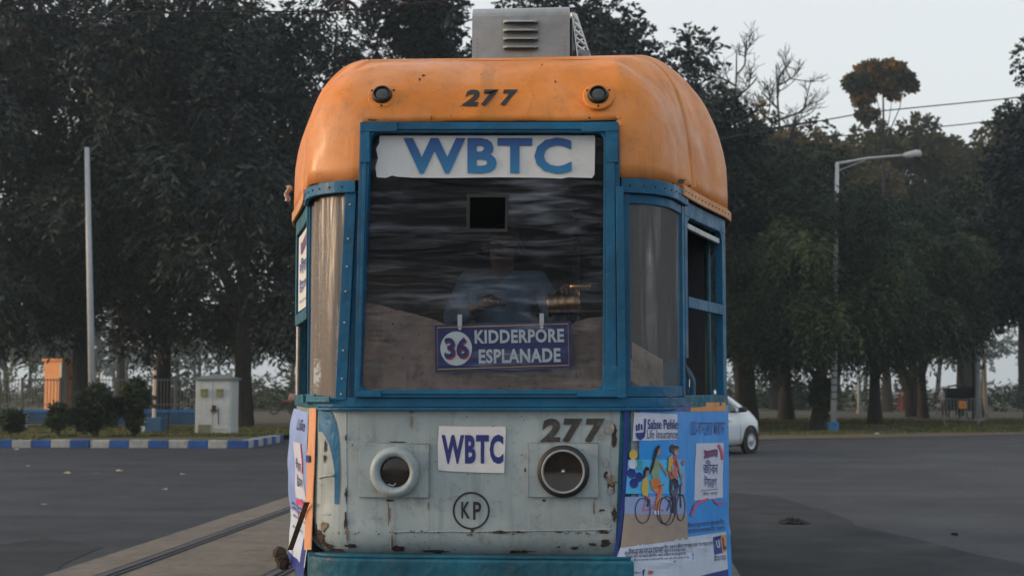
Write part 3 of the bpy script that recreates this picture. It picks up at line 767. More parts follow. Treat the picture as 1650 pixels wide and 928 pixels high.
for (x, y, rx, ry) in [(522,720,3,14),(521,738,2.5,8),(556,840,3,22),(557,796,3,14),(563,880,14,5),(520,880,12,8),(640,885,14,6),(700,890,30,4),(760,855,5,2.5),(804,857,16,3),(835,857,12,2.2),(902,857,9,2.5),(925,884,8,3),(973,857,14,4),(970,822,7,3),(990,700,6,20),(985,785,8,22),(978,765,7,9),(990,830,6,14),(975,875,12,7),(900,882,5,2),(955,878,9,4),(876,806,4,3),(628,806,8,2.5),(640,712,20,1.5),(846,757,2,4),(900,797,14,3),(556,705,2,6),(512,868,9,16),(505,850,4,22),(840,890,30,4),(530,888,20,4)]:
    blob(mb, x, y, rx, ry, f1, 0)
for (x, y, rx, ry) in [(626,830,3,26),(630,872,3,14),(662,664,4,4),(663,680,2.5,14),(949,725,7,5),(955,740,2,10),(957,820,2,16),(690,815,2,9),(757,862,6,3),(985,772,10,12),(520,846,8,12),(558,860,4,12)]:
    blob(mb, x, y, rx, ry, f2, 1)
for (x, y, rx, ry) in [(982,690,9,14),(976,745,6,9),(981,765,5,6),(991,772,5,7),(978,838,7,10),(984,790,8,6),(990,812,4,8),(970,700,5,10),(900,890,12,2)]:
    blob(mb, x, y, rx, ry, f3, 2)
for k in range(38): blob(mb, rnd.uniform(515, 995), rnd.uniform(668, 885), rnd.uniform(.6,1.8), rnd.uniform(.6,1.6), f2, 0, 7)
for k in range(40): blob(mb, rnd.uniform(560, 990), 857+rnd.uniform(-2, 4), rnd.uniform(1,4), rnd.uniform(.6,1.6), f2, 0, 8)
mb.build('rust_patches', [M['rust'], M['rustlight'], M['primer']], body, kind='stuff')
mb = MB(); fr = on_roof(.004)
for (x, y, rx, ry) in [(695,190,1.2,7),(682,122,3,2),(676,128,2,3),(873,105,1.5,2),(895,132,1.5,3),(775,120,1.5,1),(950,190,3,2),(600,193,12,2),(850,195,40,1.5),(740,195,30,1.2),(990,193,6,4),(1013,292,0,0)]:
    if rx: blob(mb, x, y, rx, ry, fr, 0)
def on_eave(px, py, o=.030):
    t, z = HIT(px, py); return S(t, z, o)
mb2 = mb
for (x, y, rx, ry) in [(1097,292,9,5),(1112,300,5,3),(1013,293,7,2.5),(1085,296,4,2)]:
    blob(mb, x, y, rx, ry, fr, 0)
mb.build('rust_patches', M['rust'], roof, kind='stuff')
mb = MB()
for k in range(14):
    t = tC-.08+k*.075; mb.lathe(S(t, 2.605, .044), S(t,0,1)-S(t,0,0), [(.005,0),(.003,.003),(0,.004)], 6)
for k in range(9):
    t = .66+k*.06; mb.lathe(S(t, 2.58, .035), S(t,0,1)-S(t,0,0), [(.005,0),(.003,.003),(0,.004)], 6); mb.lathe(S(-t, 2.588, .035), S(-t,0,1)-S(-t,0,0), [(.005,0),(.003,.003),(0,.004)], 6)
mb.build('rivets', M['rust'], tram, kind='stuff')

# roof ventilator box
def venty(z):   # front curve of the box
    return 7.25 + .30*max(0, (z-3.28)/.26)**3
BX0, BX1 = W(762,60,7.3).x, W(917,60,7.3).x
ZB, ZTOP = 3.2, W(800,12,7.33).z
mb = MB()
NP = 14; prof = []
for k in range(NP+1):
    a = k/NP
    if a < .55: z = ZB+(ZTOP-.07-ZB)*a/.55; y = 7.25+.015*a/.55
    else:
        th = (a-.55)/.45*math.pi/2; z = ZTOP-.07+.07*math.sin(th); y = 7.265+.12*(1-math.cos(th))
    prof.append((y, z))
prof += [(8.05, ZTOP), (8.20, ZB)]
n = len(prof); vs = [(BX0+.004*(k < 3)-.0, y, z) for k, (y, z) in enumerate(prof)] + [(BX1, y, z) for y, z in prof]
fs = [(k, n+k, n+k+1, k+1) for k in range(n-1)] + [tuple(range(n-1, -1, -1)), tuple(n+k for k in range(n))]
mb.add(vs, fs); vb = mb.build('roof_ventilator', M['tin'], tram)
for y_ in (36, 50, 63.5, 77):        # louvres
    mb = MB(); x0, x1 = 811, 868
    def lv(u, v, y_=y_):
        xx = x0+(x1-x0)*u; e = min(1, min(u, 1-u)*9)
        p = W(xx, y_-3+5.5*v, 7.26); p.y = 7.257 - .030*math.sin(v*math.pi*.5)*e; return p
    mb.grid(lv, 20, 6); mb.build('louvre', M['tin'], vb, smooth=True, solid=.002)
    mb = MB(); a = W(x0+2, y_+2.5, 7.262); b = W(x1-1, y_+4.6, 7.262); mb.box((a.x, 7.236, b.z), (b.x, 7.243, a.z)); mb.build('louvre_slot', M['black'], vb)
mb = MB()
for k in range(12):
    mb.lathe((BX0+.03, 7.249, 3.22+.022*k), (0,-1,0), [(.003,0),(.001,.002)], 5); mb.lathe((BX1-.02, 7.249, 3.22+.022*k), (0,-1,0), [(.003,0),(.001,.002)], 5)
mb.build('rivets', M['black'], vb, kind='stuff')
# perforated side bracket leaning beside the box
mb = MB()
A_ = [W(921,22,7.55), W(930,92,7.55)]; B_ = [W(927,24,7.75), W(950,94,7.75)]
mb.tube([A_[0], A_[1]], .007, 6); mb.tube([B_[0], B_[1]], .012, 6); mb.tube([A_[0], B_[0]], .008, 6)
for k in range(6):
    u0, u1 = k/5.5, (k+.9)/5.5
    mb.tube([A_[0].lerp(A_[1], min(u0,1)), B_[0].lerp(B_[1], min(u1,1))], .009, 6); mb.tube([B_[0].lerp(B_[1], min(u0,1)), A_[0].lerp(A_[1], min(u1,1))], .007, 6)
mb.build('side_grille', M['chrome'], vb)
mb = MB(); mb.box((BX1+.001, 7.40, 3.2), (BX1+.012, 7.9, ZTOP-.05)); mb.build('dark_side_panel', M['black'], vb)
mb = MB(); mb.box((BX0+.05, 7.60, 3.2), (BX1+.10, 8.3, 3.48)); mb.build('ventilator_base', M['tin'], vb)

# left cheek: orange board, thin lath; broken step corner
mb = MB()
def fl(px, py, off=.02):
    t, z = HIT(px, py); return S(t, z, off)
mb.grid(lambda u, v: fl(498+11*u-4*v, 657+228*v, .008+.012*v+.004*noise.noise(Vector((u, v*4, 0)))), 4, 16); mb.build('orange_side_board', paint('faded_peach_board', (.62,.30,.16), .6, .2, (.3,.2,.15), .9, 0, .003, 9, 1, .6), tram, solid=.004)
mb = MB(); mb.grid(lambda u, v: fl(498+5*u, 733+11*v, .026), 1, 1); mb.build('blue_sticker', M['p_navy'], tram, solid=.001)
mb = MB(); p0, p1 = fl(507,808,.05), fl(490,885,.08); mb.obox((p0+p1)*.5, (.012,.0,0), (0,.008,0), (p0-p1)*.5); mb.build('loose_lath', plain('old_wood', (.10,.06,.035), .9, 0, .4), tram)
mb = MB()
for k in range(3):
    c = W(451+3*k, 890+8*k, 7.6); mb.lathe(c, (rnd.uniform(-.5,.5), .2, 1), [(0,-.04),(.03,-.03),(.04,0),(.025,.03),(0,.035)], 7)
mb.build('broken_step_end', M['rust'], tram)
# running gear below the frame of the picture
for Y in (9.0, 10.6, 13.2, 14.8):
    mb = MB()
    for X in (TC-.7175, TC+.7175): mb.lathe((X-.06, Y, .34), (1,0,0), [(0,0),(.33,0),(.36,.03),(.33,.04),(.33,.12),(0,.12)], 24)
    mb.tube([(TC-.72, Y, .34), (TC+.72, Y, .34)], .05, 10)
    mb.build('wheel_set', M['rust'], tram)
mb = MB(); mb.box((TC-.6, 8.3, .42), (TC+.95, 16.3, .60)); mb.build('underframe', M['dark'], tram)
mb = MB(); mb.box((TC-.14, 6.33, .46), (TC+.14, 8.3, .56)); mb.build('coupler', M['rust'], tram, bevel=.02)

# ------------------------------------------------------------------ banners and the hanging sign
HITB = make_hit(0.014)
def ban_off(t, z):
    return .014+.005*noise.noise(Vector((t*3.2, z*2.4, 8)))+.003*noise.noise(Vector((t*11, z*7, 8))) + (.012*max(0, .95-z)/.3) + .005*math.exp(-((z-.86)/.02)**2)*math.sin(t*9)
def onb(layer):
    def f(px, py):
        t, z = HITB(px, py); return S(t, z, ban_off(t, z)+layer*.0013)
    return f
tb0 = .70
mb = MB()
mb.grid(lambda u, v: (lambda t, z: S(t, z, ban_off(t, z)))(tb0-.06*(1-v)**3+(tY(9.3)-tb0+.06*(1-v)**3)*u, .62+.945*v), 130, 60)
ban = mb.build('advert_banner', M['p_sky'], None, smooth=True, origin=(.1, 7.2, .6))
setp(ban, 'blue printed banner showing a family on bicycles on the right corner of the tram', 'banner')
# left and bottom limits follow the corner; the printed areas are thin layers on the sheet
mb = MB(); E_ = lambda y: 1013 - 18*max(0, (y-790)/110)**2*0.9
PR = ['p_navy','p_orange','p_white','p_sand','p_haze','p_hair','p_skin','p_green','p_trouser','p_red','p_pink','p_yellow','p_dark','p_purple','p_teal','p_text','p_pale','p_sky2']
ix = {k: i for i, k in enumerate(PR)}
f = onb(1)
put_quad(mb, [(1008,646),(1114,648),(1112,663),(1016,662)], f, 20, 2, ix['p_navy'])
put_quad(mb, [(1114,648),(1169,648),(1169,662),(1112,663)], f, 8, 2, ix['p_orange'])
put_quad(mb, [(1022,664),(1091,667),(1091,708),(1019,710)], f, 12, 6, ix['p_pale'])
put_quad(mb, [(1012,740),(1102,740),(1105,795),(1008,795)], f, 14, 8, ix['p_sky2'])
put_quad(mb, [(1007,800),(1105,798),(1107,828),(1006,835)], f, 14, 5, ix['p_haze'])
put_quad(mb, [(1006,828),(1107,828),(1108,868),(1000,882)], onb(1.6), 14, 6, ix['p_sand'])
put_quad(mb, [(1000,880),(1169,856),(1169,922),(992,902)], onb(1.3), 24, 8, ix['p_white'])
put_quad(mb, [(1014,903),(1169,908),(1169,935),(1012,935)], onb(1.1), 24, 5, ix['p_white'])
put_quad(mb, [(1122,714),(1166,713),(1165,801),(1118,806)], f, 8, 8, ix['p_pale'])
put_quad(mb, [(1006,652),(1013,652),(1009,780),(1003,780)], onb(1.9), 2, 14, ix['p_navy'])
put_quad(mb, [(1003,780),(1009,780),(1002,850),(996,850)], onb(1.9), 2, 8, ix['p_navy'])
put_quad(mb, [(996,850),(1002,850),(994,896),(988,896)], onb(1.9), 2, 6, ix['p_navy'])
put_quad(mb, [(1148,865),(1161,862),(1161,890),(1148,893)], onb(2.5), 3, 5, ix['p_navy'])
put_quad(mb, [(1161,862),(1168.5,861),(1168.5,887),(1161,890)], onb(2.5), 3, 5, ix['p_orange'])
put_quad(mb, [(1120,928),(1169,916),(1169,935),(1120,935)], onb(2.5), 8, 2, ix['p_navy'])
put_quad(mb, [(1013,910),(1019,909),(1019,935),(1013,935)], onb(2.6), 1, 4, ix['p_navy'])
# people and bicycles
g = onb(3); g2 = onb(4); g4 = onb(5)
for (x, y, rx, ry, c) in [(1020,732,6.5,8,'p_yellow'),(1019,747,6.5,8,'p_pale'),(1029,748,6,8,'p_teal'),(1017,762,7,8,'p_navy'),(1029,768,6,8,'p_navy'),(1021,778,7,8,'p_navy')]: put_poly(mb, circ(x, y, rx, ry, 16), g, ix[c])
def wheel(x, y, rx, ry): put_line(mb, circ(x, y, rx, ry, 26), 1.4, g2, ix['p_dark'], True)
wheel(1035,822,12,20); wheel(1069,822,11.5,21); wheel(1074,822,12.5,23); wheel(1096,817,7.5,21)
for pts, w, c in [([(1035,822),(1042,800),(1052,818),(1035,822)],1.6,'p_pink'),([(1042,800),(1060,795),(1052,818),(1069,822)],1.6,'p_pink'),([(1060,795),(1064,783)],1.5,'p_pink'),
                  ([(1074,822),(1082,798),(1094,795)],1.5,'p_dark'),([(1082,798),(1086,820)],1.5,'p_dark'),([(1094,780),(1096,817)],1.5,'p_dark'),([(1060,783),(1070,780)],1.2,'p_dark'),([(1090,782),(1098,779)],1.3,'p_dark')]:
    put_line(mb, pts, w, g2, ix[c])
# child, mother, father with passenger
put_poly(mb, [(1036,770),(1043,768),(1045,785),(1043,800),(1035,797),(1033,785)], g2, ix['p_yellow']); put_poly(mb, circ(1041,760,3.6,5,12), g2, ix['p_skin'])
put_poly(mb, [(1036,758),(1040,751),(1045,753),(1045,757),(1040,758),(1039,768),(1035,772)], g4, ix['p_hair']); put_line(mb, [(1039,798),(1046,806),(1042,815)], 3, g2, ix['p_dark'])
put_poly(mb, [(1053,739),(1060,738),(1064,748),(1060,770),(1051,772),(1048,760)], g2, ix['p_green']); put_poly(mb, circ(1060,727,4,6.5,12), g2, ix['p_skin'])
put_poly(mb, [(1055,722),(1060,716),(1063,719),(1060,724),(1056,735),(1052,752),(1047,764),(1046,758),(1050,744)], g4, ix['p_hair'])
put_line(mb, [(1062,746),(1070,758),(1075,766)], 2.6, g4, ix['p_skin'])
put_poly(mb, [(1047,772),(1061,770),(1068,788),(1064,798),(1061,822),(1055,821),(1058,795),(1050,786)], g2, ix['p_trouser']); put_poly(mb, [(1053,822),(1061,822),(1063,829),(1053,828)], g2, ix['p_pale'])
put_poly(mb, [(1080,735),(1088,734),(1091,748),(1089,768),(1079,772),(1076,757)], g2, ix['p_red']); put_poly(mb, [(1076,738),(1081,733),(1083,742),(1079,760),(1075,758)], g4, ix['p_yellow'])
put_poly(mb, circ(1088,727,3.6,6,12), g2, ix['p_skin']); put_poly(mb, circ(1088,721,4,3.4,12), g4, ix['p_hair']); put_poly(mb, circ(1083,722,3.8,7,12), g2, ix['p_hair'])
put_line(mb, [(1089,742),(1092,756),(1096,770)], 2.6, g4, ix['p_skin']); put_line(mb, [(1080,750),(1082,764),(1090,772)], 2.2, g4, ix['p_skin'])
put_poly(mb, [(1079,770),(1090,767),(1092,785),(1088,800),(1086,826),(1082,826),(1082,800),(1078,790)], g2, ix['p_dark'])
put_poly(mb, circ(1099,745,2.2,4.5,10), g2, ix['p_red']); put_poly(mb, [(1096,770),(1100,760),(1103,780),(1100,800),(1096,795)], g, ix['p_haze'])
# ribbons
put_line(mb, [(1113,830),(1119,812),(1132,806),(1140,803)], 3.4, g2, ix['p_pink']); put_line(mb, [(1148,804),(1156,812),(1166,808)], 3.0, g2, ix['p_pink']); put_line(mb, [(1156,716),(1162,726),(1164,740)], 4, g2, ix['p_pink'])
put_poly(mb, [(1133,724),(1138,726),(1152,723),(1155,724),(1155,736),(1151,734),(1138,738),(1133,738),(1135,731)], g2, ix['p_purple'])
# logo hand/shield
put_poly(mb, [(1023,697),(1039,696),(1038,704),(1031,709),(1025,705)], g2, ix['p_navy'])
for pts, w in [([(1025,694),(1025,684)],2.6),([(1028.5,693),(1029,682)],2.6),([(1033,692),(1033,683)],2.6),([(1038,698),(1039,674)],2.6)]: put_line(mb, pts, w, g2, ix['p_navy'])
# lettering
put_text(mb, 'Sabse Pehle', (1043,675,1091,691), g2, ix['p_navy'], .016); put_text(mb, 'Life Insurance', (1042,692,1091,706), g2, ix['p_text'], .0)
put_text(mb, '100-বছেরর পরান', (1111,678,1167.5,702), g2, ix['p_navy'], -.004, .3)
put_text(mb, 'জীবন', (1132,741,1156,763), g2, ix['p_navy'], 0); put_text(mb, 'উমঙগ', (1133,764,1154,785), g2, ix['p_navy'], 0)
put_line(mb, [(1128,790),(1156,787)], .9, g2, ix['p_text']); put_text(mb, 'জীবন  বছেরর', (1131,791,1155,797), g2, ix['p_text'], 0, 0, 1, -.05)
def small(rect, rot, txt, c='p_text'): put_text(mb, txt, rect, g2, ix[c], .012, 0, 1, rot)
bn = 'জীবন বছেরর নমন ঘর পরবার জন বীমা সরকার '
small((1107,838,1167,847), -.10, bn[:30]); small((1107,847,1167,856), -.10, bn[8:38])
small((1012,876,1147,884), -.10, bn+bn[:26]); small((1006,884,1103,891), -.07, bn+bn[3:14]); small((1008,890,1104,896), -.06, bn[5:]+bn[:18]); small((1020,897,1108,901), -.05, bn+bn[:20])
small((1147,893,1167,898), -.1, bn[:12]); small((1147,898,1167,902), -.1, bn[8:20]); put_text(mb, 'f', (1033,916,1037,926), g4, ix['p_navy'], .06); put_text(mb, 'U', (1152,870,1157,882), onb(5), ix['p_white'], .02); put_text(mb, 'L', (1162.5,866,1167,884), onb(5), ix['p_dark'], .05)
put_poly(mb, circ(1046,921,4,3,12), g4, ix['p_red']); small((1021,919,1031,923), 0, 'Follow us')
pr = mb.build('banner_print', [M[k] for k in PR], ban)

# left banner (seen edge on, hanging loose and flaring out at the bottom)
def lb(u, v, off=0):
    a = W(471, 657, 7.85); b = W(499, 664, 6.98); c = W(486, 934, 6.93); d = W(456, 905, 7.80)
    p = (a*(1-u)+b*u)*(1-v)+(d*(1-u)+c*u)*v
    w = .030*math.sin(v*5.5+u)*(1-abs(2*u-1)*.4)+.016*noise.noise(Vector((u*3, v*5, 3)))
    nrm = Vector((-.95,-.30,0)); return p+nrm*(w-.01+off)
mb = MB(); mb.grid(lambda u, v: lb(u, v), 24, 50); lban = mb.build('advert_banner', M['p_blueL'], None, smooth=True, origin=(-1.7, 7.4, .6))
setp(lban, 'pale blue banner hanging loose on the left cheek of the tram, seen edge on', 'banner')
def LQ(mb, u0, u1, v0, v1, mi, k=1, n=6): mb.grid(lambda u, v: lb(u0+(u1-u0)*u, v0+(v1-v0)*v, .0018*k), n, n, mi)
mb = MB(); LQ(mb, .0, 1, .66, .93, 0); LQ(mb, 0, 1, .93, 1, 1); LQ(mb, .42, .8, .20, .55, 2, 1); LQ(mb, .72, .95, .78, .93, 1, 2)
def lfn(px, py): return lb(px, py, .0045)
for (v0, u0, u1) in ((.60,.1,.95),(.63,.1,.95),(.68,.1,.7),(.75,.1,.6)): put_text(mb, bn[:18], (u0, v0, u1, v0+.02), lfn, 3, .01)
put_text(mb, 'জীবন', (.48,.30,.76,.38), lfn, 3, .015); put_text(mb, 'উমঙগ', (.48,.40,.76,.48), lfn, 3, .015)
put_line(mb, [(.35,.68),(.45,.58),(.6,.57),(.75,.60),(.85,.66)], .035, lfn, 4); put_line(mb, [(.78,.2),(.82,.3),(.8,.38)], .03, lfn, 4); put_text(mb, 'Life', (.6,.05,.9,.12), lfn, 3, .02)
mb.build('banner_print', [M['p_white'], M['p_navy'], M['p_pale'], M['p_text'], M['p_pink']], lban)
# poster in the left side window
def lp(u, v, off=0): return S(-(tC+.10+(tS-tC-.23)*u), 2.485-.41*v, .004+off)
mb = MB(); mb.grid(lambda u, v: lp(u, v), 8, 8); post = mb.build('window_poster', M['signwhite'], None, origin=(-1.75, 7.4, 2.07), solid=-.003)
setp(post, 'white printed poster with dark blue script in the left side window frame of the tram', 'poster')
mb = MB(); lpf = lambda x, y: lp(1-x, y, .006)
put_poly(mb, [(.25,.10),(.35,.13),(.75,.08),(.85,.05),(.85,.24),(.75,.22),(.35,.27),(.25,.26)], lpf, 1)
put_text(mb, 'জীবন', (.15,.33,.92,.54), lpf, 0, .015); put_text(mb, 'উমঙগ', (.15,.58,.9,.78), lpf, 0, .015); put_text(mb, 'জীবন বছেরর', (.15,.87,.85,.91), lpf, 0, .0)
mb.build('poster_print', [M['p_navy'], M['p_purple']], post)

# destination sign hanging on two clips behind the film
rt = -.018
def sg(Y): return lambda x, y: W(811+(x-811)*math.cos(rt)-(y-558)*math.sin(rt), 558+(x-811)*math.sin(rt)+(y-558)*math.cos(rt), Y)
sign = empty('destination_sign', W(811, 598, 6.55), 'navy destination sign reading 36 KIDDERPORE ESPLANADE hung inside the windscreen', 'sign')
mb = MB(); vs = [sg(6.547)(x, y) for x, y in ((701,522),(921,519),(921,595),(701,598))]; vs += [v+Vector((0,.008,0)) for v in vs]
mb.add(vs, [(0,1,2,3),(7,6,5,4),(0,4,5,1),(1,5,6,2),(2,6,7,3),(3,7,4,0)]); mb.build('sign_plate', M['navyplate'], sign)
mb = MB(); put_line(mb, [(705,526),(916,523.5),(916,590),(705,593)], 1.5, sg(6.5445), 0, True); mb.build('border_line', M['yellowline'], sign)
mb = MB(); put_poly(mb, circ(735,560,25.5,27.5,36), sg(6.5445)); mb.build('number_disc', M['ringwhite'], sign)
mb = MB(); put_text(mb, '36', (717.5,544.5,756.5,578), sg(6.5425), 1, .03); put_text(mb, '36', (716,542,754.5,575), sg(6.5405), 0, .028)
put_text(mb, 'KIDDERPORE', (765,531,909,553), sg(6.544), 2, .034, 0, 1.08); put_text(mb, 'ESPLANADE', (771,562,903,585), sg(6.544), 2, .034, 0, 1.08)
mb.build('lettering', [M['navyplate'], M['redprint'], M['letterwhite']], sign)
for px, py in ((741,514),(873,512)):
    mb = MB(); a = W(px-3.5, py-7, 6.54); b = W(px+3.5, py+12, 6.54); mb.box((a.x, 6.535, b.z), (b.x, 6.541, a.z)); mb.lathe(W(px, py+15, 6.538), (0,-1,0), [(.008,-.004),(.008,.004),(0,.005)], 10); mb.build('clip', M['clip'], sign, bevel=.001)

# ------------------------------------------------------------------ people
def skin_mesh(name, chains, mat, parent, sub=2, origin=None):
    vs = []; es = []; rs = []; idx = {}
    for ch in chains:
        prev = None
        for key, p, r in ch:
            if key not in idx: idx[key] = len(vs); vs.append(Vector(p)); rs.append(r)
            if prev is not None: es.append((prev, idx[key]))
            prev = idx[key]
    me = bpy.data.meshes.new(name); sh = OFF[parent.name]
    me.from_pydata([tuple(v-sh) for v in vs], es, []); me.materials.append(mat)
    o = bpy.data.objects.new(name, me); COL.objects.link(o); o.parent = parent; OFF[o.name] = sh
    sk = o.modifiers.new('skin', 'SKIN'); lay = me.skin_vertices[0] if me.skin_vertices else None
    if lay is None:
        bm = bmesh.new(); bm.from_mesh(me); bm.verts.layers.skin.verify(); bm.to_mesh(me); bm.free(); lay = me.skin_vertices[0]
    for i, r in enumerate(rs):
        lay.data[i].radius = (r, r) if not hasattr(r, '__len__') else r; lay.data[i].use_root = (i == 0)
    ss = o.modifiers.new('smooth', 'SUBSURF'); ss.levels = sub; ss.render_levels = sub; sk.use_smooth_shade = True
    return o
M['skin'] = plain('brown_skin', (.075,.040,.028), .5, 0, .15)
M['shirtblue'] = plain('blue_grey_shirt', (.10,.15,.21), .85, 0, .3, 9)
M['cloth_dark'] = plain('dark_trousers', (.02,.02,.03), .9, 0, .2)
M['hair'] = plain('black_hair', (.01,.009,.009), .6)
M['capgrey'] = plain('khaki_cap', (.09,.07,.05), .9, 0, .2)
def hand(parent, wrist, d, up, side, s=1.0, curl=.9):
    d = Vector(d).normalized(); up = Vector(up).normalized(); lat = d.cross(up).normalized()*side; up = lat.cross(d)*side
    mb = MB(); wrist = Vector(wrist)
    mb.tube([wrist-d*.01, wrist+d*.03*s, wrist+d*.07*s, wrist+d*.088*s], [.026*s, .034*s, .036*s, .026*s], 12)
    for k, (l, o_) in enumerate(((.068,-.03),(.078,-.011),(.072,.010),(.056,.029))):
        p = wrist+d*.08*s+lat*o_*s; q = [p]; dd = d.copy()
        for j, fr in enumerate((.45,.32,.23)):
            a = curl*(.55+.35*j); dd = (d*math.cos(a)-up*math.sin(a)); p = p+dd*l*fr*s*1.1; q.append(p)
        mb.tube(q, [.0095*s, .009*s, .008*s, .0062*s], 8)
    p = wrist+d*.025*s-lat*.030*s; mb.tube([p, p+(-lat*.8+d*.6).normalized()*.035*s, p+(-lat*.4+d).normalized()*.068*s-up*.01], [.012*s,.011*s,.007*s], 8)
    return mb.build('hand', M['skin'], parent, smooth=True)
def person(loc, yaw, label, shirt, trouser, height=1.68, robe=None, pose='stand', group=None, hands=None, cap=None):
    root = empty('person', loc, label, 'person', group); s = height/1.68; L0 = Vector(loc)
    ca, sa = math.cos(yaw), math.sin(yaw)
    def T(x, y, z): return L0 + Vector((ca*x-sa*y, sa*x+ca*y, z))*s
    if hands: (le, lw), (re, rw) = hands
    else: le, lw, re, rw = (-.25,.02,1.12), (-.24,-.10,.90), (.25,.02,1.12), (.24,-.08,.90)
    A = lambda k, p, r: (k, T(*p), r*s)
    spine = [A('pelvis',(0,0,.92),.12), A('waist',(0,0,1.06),.105), A('chest',(0,0,1.24),.125), A('necklow',(0,0,1.38),.085), A('neck',(0,-.01,1.435),.060), A('jaw',(0,-.03,1.49),.064), A('head',(0,-.015,1.565),.084), A('crown',(0,0,1.64),.052)]
    body_ch = [spine]
    for k, sx_, e, w_ in (('l',-1,le,lw),('r',1,re,rw)):
        body_ch.append([spine[2], A('sh'+k,(sx_*.19,0,1.365),.060), A('el'+k,e,.042), A('wr'+k,w_,.028)])
        fy = -.12 if (pose == 'walk' and k == 'l') else (.14 if pose == 'walk' else 0)
        body_ch.append([spine[0], A('hip'+k,(sx_*.095,0,.86),.088), A('kn'+k,(sx_*.10,fy*.6-.02,.47),.058), A('an'+k,(sx_*.10,fy,.08),.040), A('toe'+k,(sx_*.11,fy-.13,.035),.034)])
    skin_mesh('body', body_ch, M['skin'], root)
    if robe:
        mb = MB(); pr_ = [(.075,1.40),(.20,1.34),(.20,1.2),(.17,1.05),(.20,.85),(.21,.5),(.24,.08)]
        mb.grid(lambda u, v: (lambda r, z: T(r*math.cos(2*math.pi*u)*1.15, r*.75*math.sin(2*math.pi*u)*(1+.15*math.sin(u*40)), z))(*[np.interp(v*6, range(7), [q[j] for q in pr_]) for j in (0,1)]), 28, 12)
        mb.build('sari', robe, root, smooth=True)
    else:
        ch = [[A('p',(0,0,.88),.140), A('w',(0,0,1.06),.125), A('c',(0,0,1.25),.150), A('n',(0,.005,1.405),.084)]]
        for k, sx_, e, w_ in (('l',-1,le,lw),('r',1,re,rw)):
            ev = Vector(e); wv = Vector(w_); mid = ev.lerp(wv, .75)
            ch.append([ch[0][2], A('sh'+k,(sx_*.195,0,1.365),.078), A('el'+k,e,.056), A('cu'+k,tuple(mid),.042)])
        skin_mesh('shirt', ch, shirt, root)
        ch = [[A('p',(0,0,.93),.125), A('q',(0,0,.88),.125)]]
        for k, sx_ in (('l',-1),('r',1)):
            fy = -.12 if (pose == 'walk' and k == 'l') else (.14 if pose == 'walk' else 0)
            ch.append([ch[0][1], A('h'+k,(sx_*.10,0,.80),.100), A('k'+k,(sx_*.10,fy*.6-.02,.47),.075), A('a'+k,(sx_*.10,fy,.10),.062)])
        skin_mesh('trousers', ch, trouser, root)
    for k, w_, e, side in (('l',lw,le,1),('r',rw,re,-1)):
        d = T(*w_)-T(*e); hand(root, T(*w_), d, (0,0,1) if hands else T(1,0,0)-T(0,0,0), side, s)
    mb = MB()     # hair cap over the back and top of the head
    mb.grid(lambda u, v: (lambda a, e: T(.094*math.cos(a)*math.cos(e), .012+.104*math.sin(a)*math.cos(e), 1.575+.108*math.sin(e)))(R(-25)+R(230)*u, R(-12)+R(102)*v), 16, 8)
    (mb.grid(lambda u, v: T((.085+.015*v)*math.cos(R(210+120*u)), -.02+(.085+.05*v)*math.sin(R(200+140*u)), 1.60-.018*v), 10, 2) if cap else None)
    mb.build('cap' if cap else 'hair', cap or M['hair'], root, smooth=True, solid=.006)
    mb = MB(); mb.lathe(T(0,-.098,1.545), T(0,-1,-.6)-T(0,0,0), [(.016*s,-.03),(.017*s,0),(.010*s,.016*s),(0,.02*s)], 8); mb.build('nose', M['skin'], root, smooth=True)
    for e in (-1, 1): mb = MB(); mb.lathe(T(e*.094,.005,1.55), T(e,.3,0)-T(0,0,0), [(.012*s,-.01),(.026*s,.002),(.022*s,.010),(.0,.006)], 10); mb.build('ear', M['skin'], root, smooth=True)
    for e in (-1, 1): mb = MB(); mb.lathe(T(e*.032,-.090,1.575), T(0,-1,0)-T(0,0,0), [(.011*s,-.006),(.010*s,.004),(0,.006)], 8); mb.build('eye', M['hair'], root)
    mb = MB(); mb.tube([T(-.024,-.090,1.507), T(0,-.097,1.505), T(.024,-.090,1.507)], .0045*s, 6)
    mb.build('mouth', M['hair'], root)
    return root
drv = person((-.61, 7.38, .84), 0, 'driver in a blue grey shirt standing behind the tram windscreen', M['shirtblue'], M['cloth_dark'], 1.67,
             hands=(((-.27,-.06,1.16),(-.08,-.26,1.24)), ((.30,-.12,1.15),(.345,-.40,1.27))), cap=M['capgrey'])

# ------------------------------------------------------------------ trees
def leafmat(name, c0, c1, c2, trans=.0):
    m, nt, N, L, b = newmat(name)
    at = N.new('ShaderNodeAttribute'); at.attribute_name = 'tone'
    r = N.new('ShaderNodeValToRGB'); e = r.color_ramp.elements; e[0].color = (*c0, 1); e[1].color = (*c2, 1); e[0].position = .1; e[1].position = .95
    k = r.color_ramp.elements.new(.6); k.color = (*c1, 1)
    L.new(at.outputs['Fac'], r.inputs[0]); L.new(r.outputs[0], b.inputs['Base Color']); b.inputs['Roughness'].default_value = .6
    b.inputs['Specular IOR Level'].default_value = .25
    if trans:
        t = N.new('ShaderNodeBsdfTranslucent'); L.new(r.outputs[0], t.inputs[0]); ms = N.new('ShaderNodeMixShader'); ms.inputs[0].default_value = trans
        L.new(b.outputs[0], ms.inputs[1]); L.new(t.outputs[0], ms.inputs[2]); L.new(ms.outputs[0], N['Material Output'].inputs[0])
    return m
M['leafdark'] = leafmat('dark_feathery_leaves', (.005,.011,.013), (.013,.023,.022), (.058,.072,.052))
M['leafmid'] = leafmat('mid_green_leaves', (.011,.024,.016), (.030,.050,.026), (.085,.105,.045), .25)
M['leafolive'] = leafmat('olive_brown_leaves', (.045,.052,.024), (.085,.080,.034), (.19,.135,.055), .45)
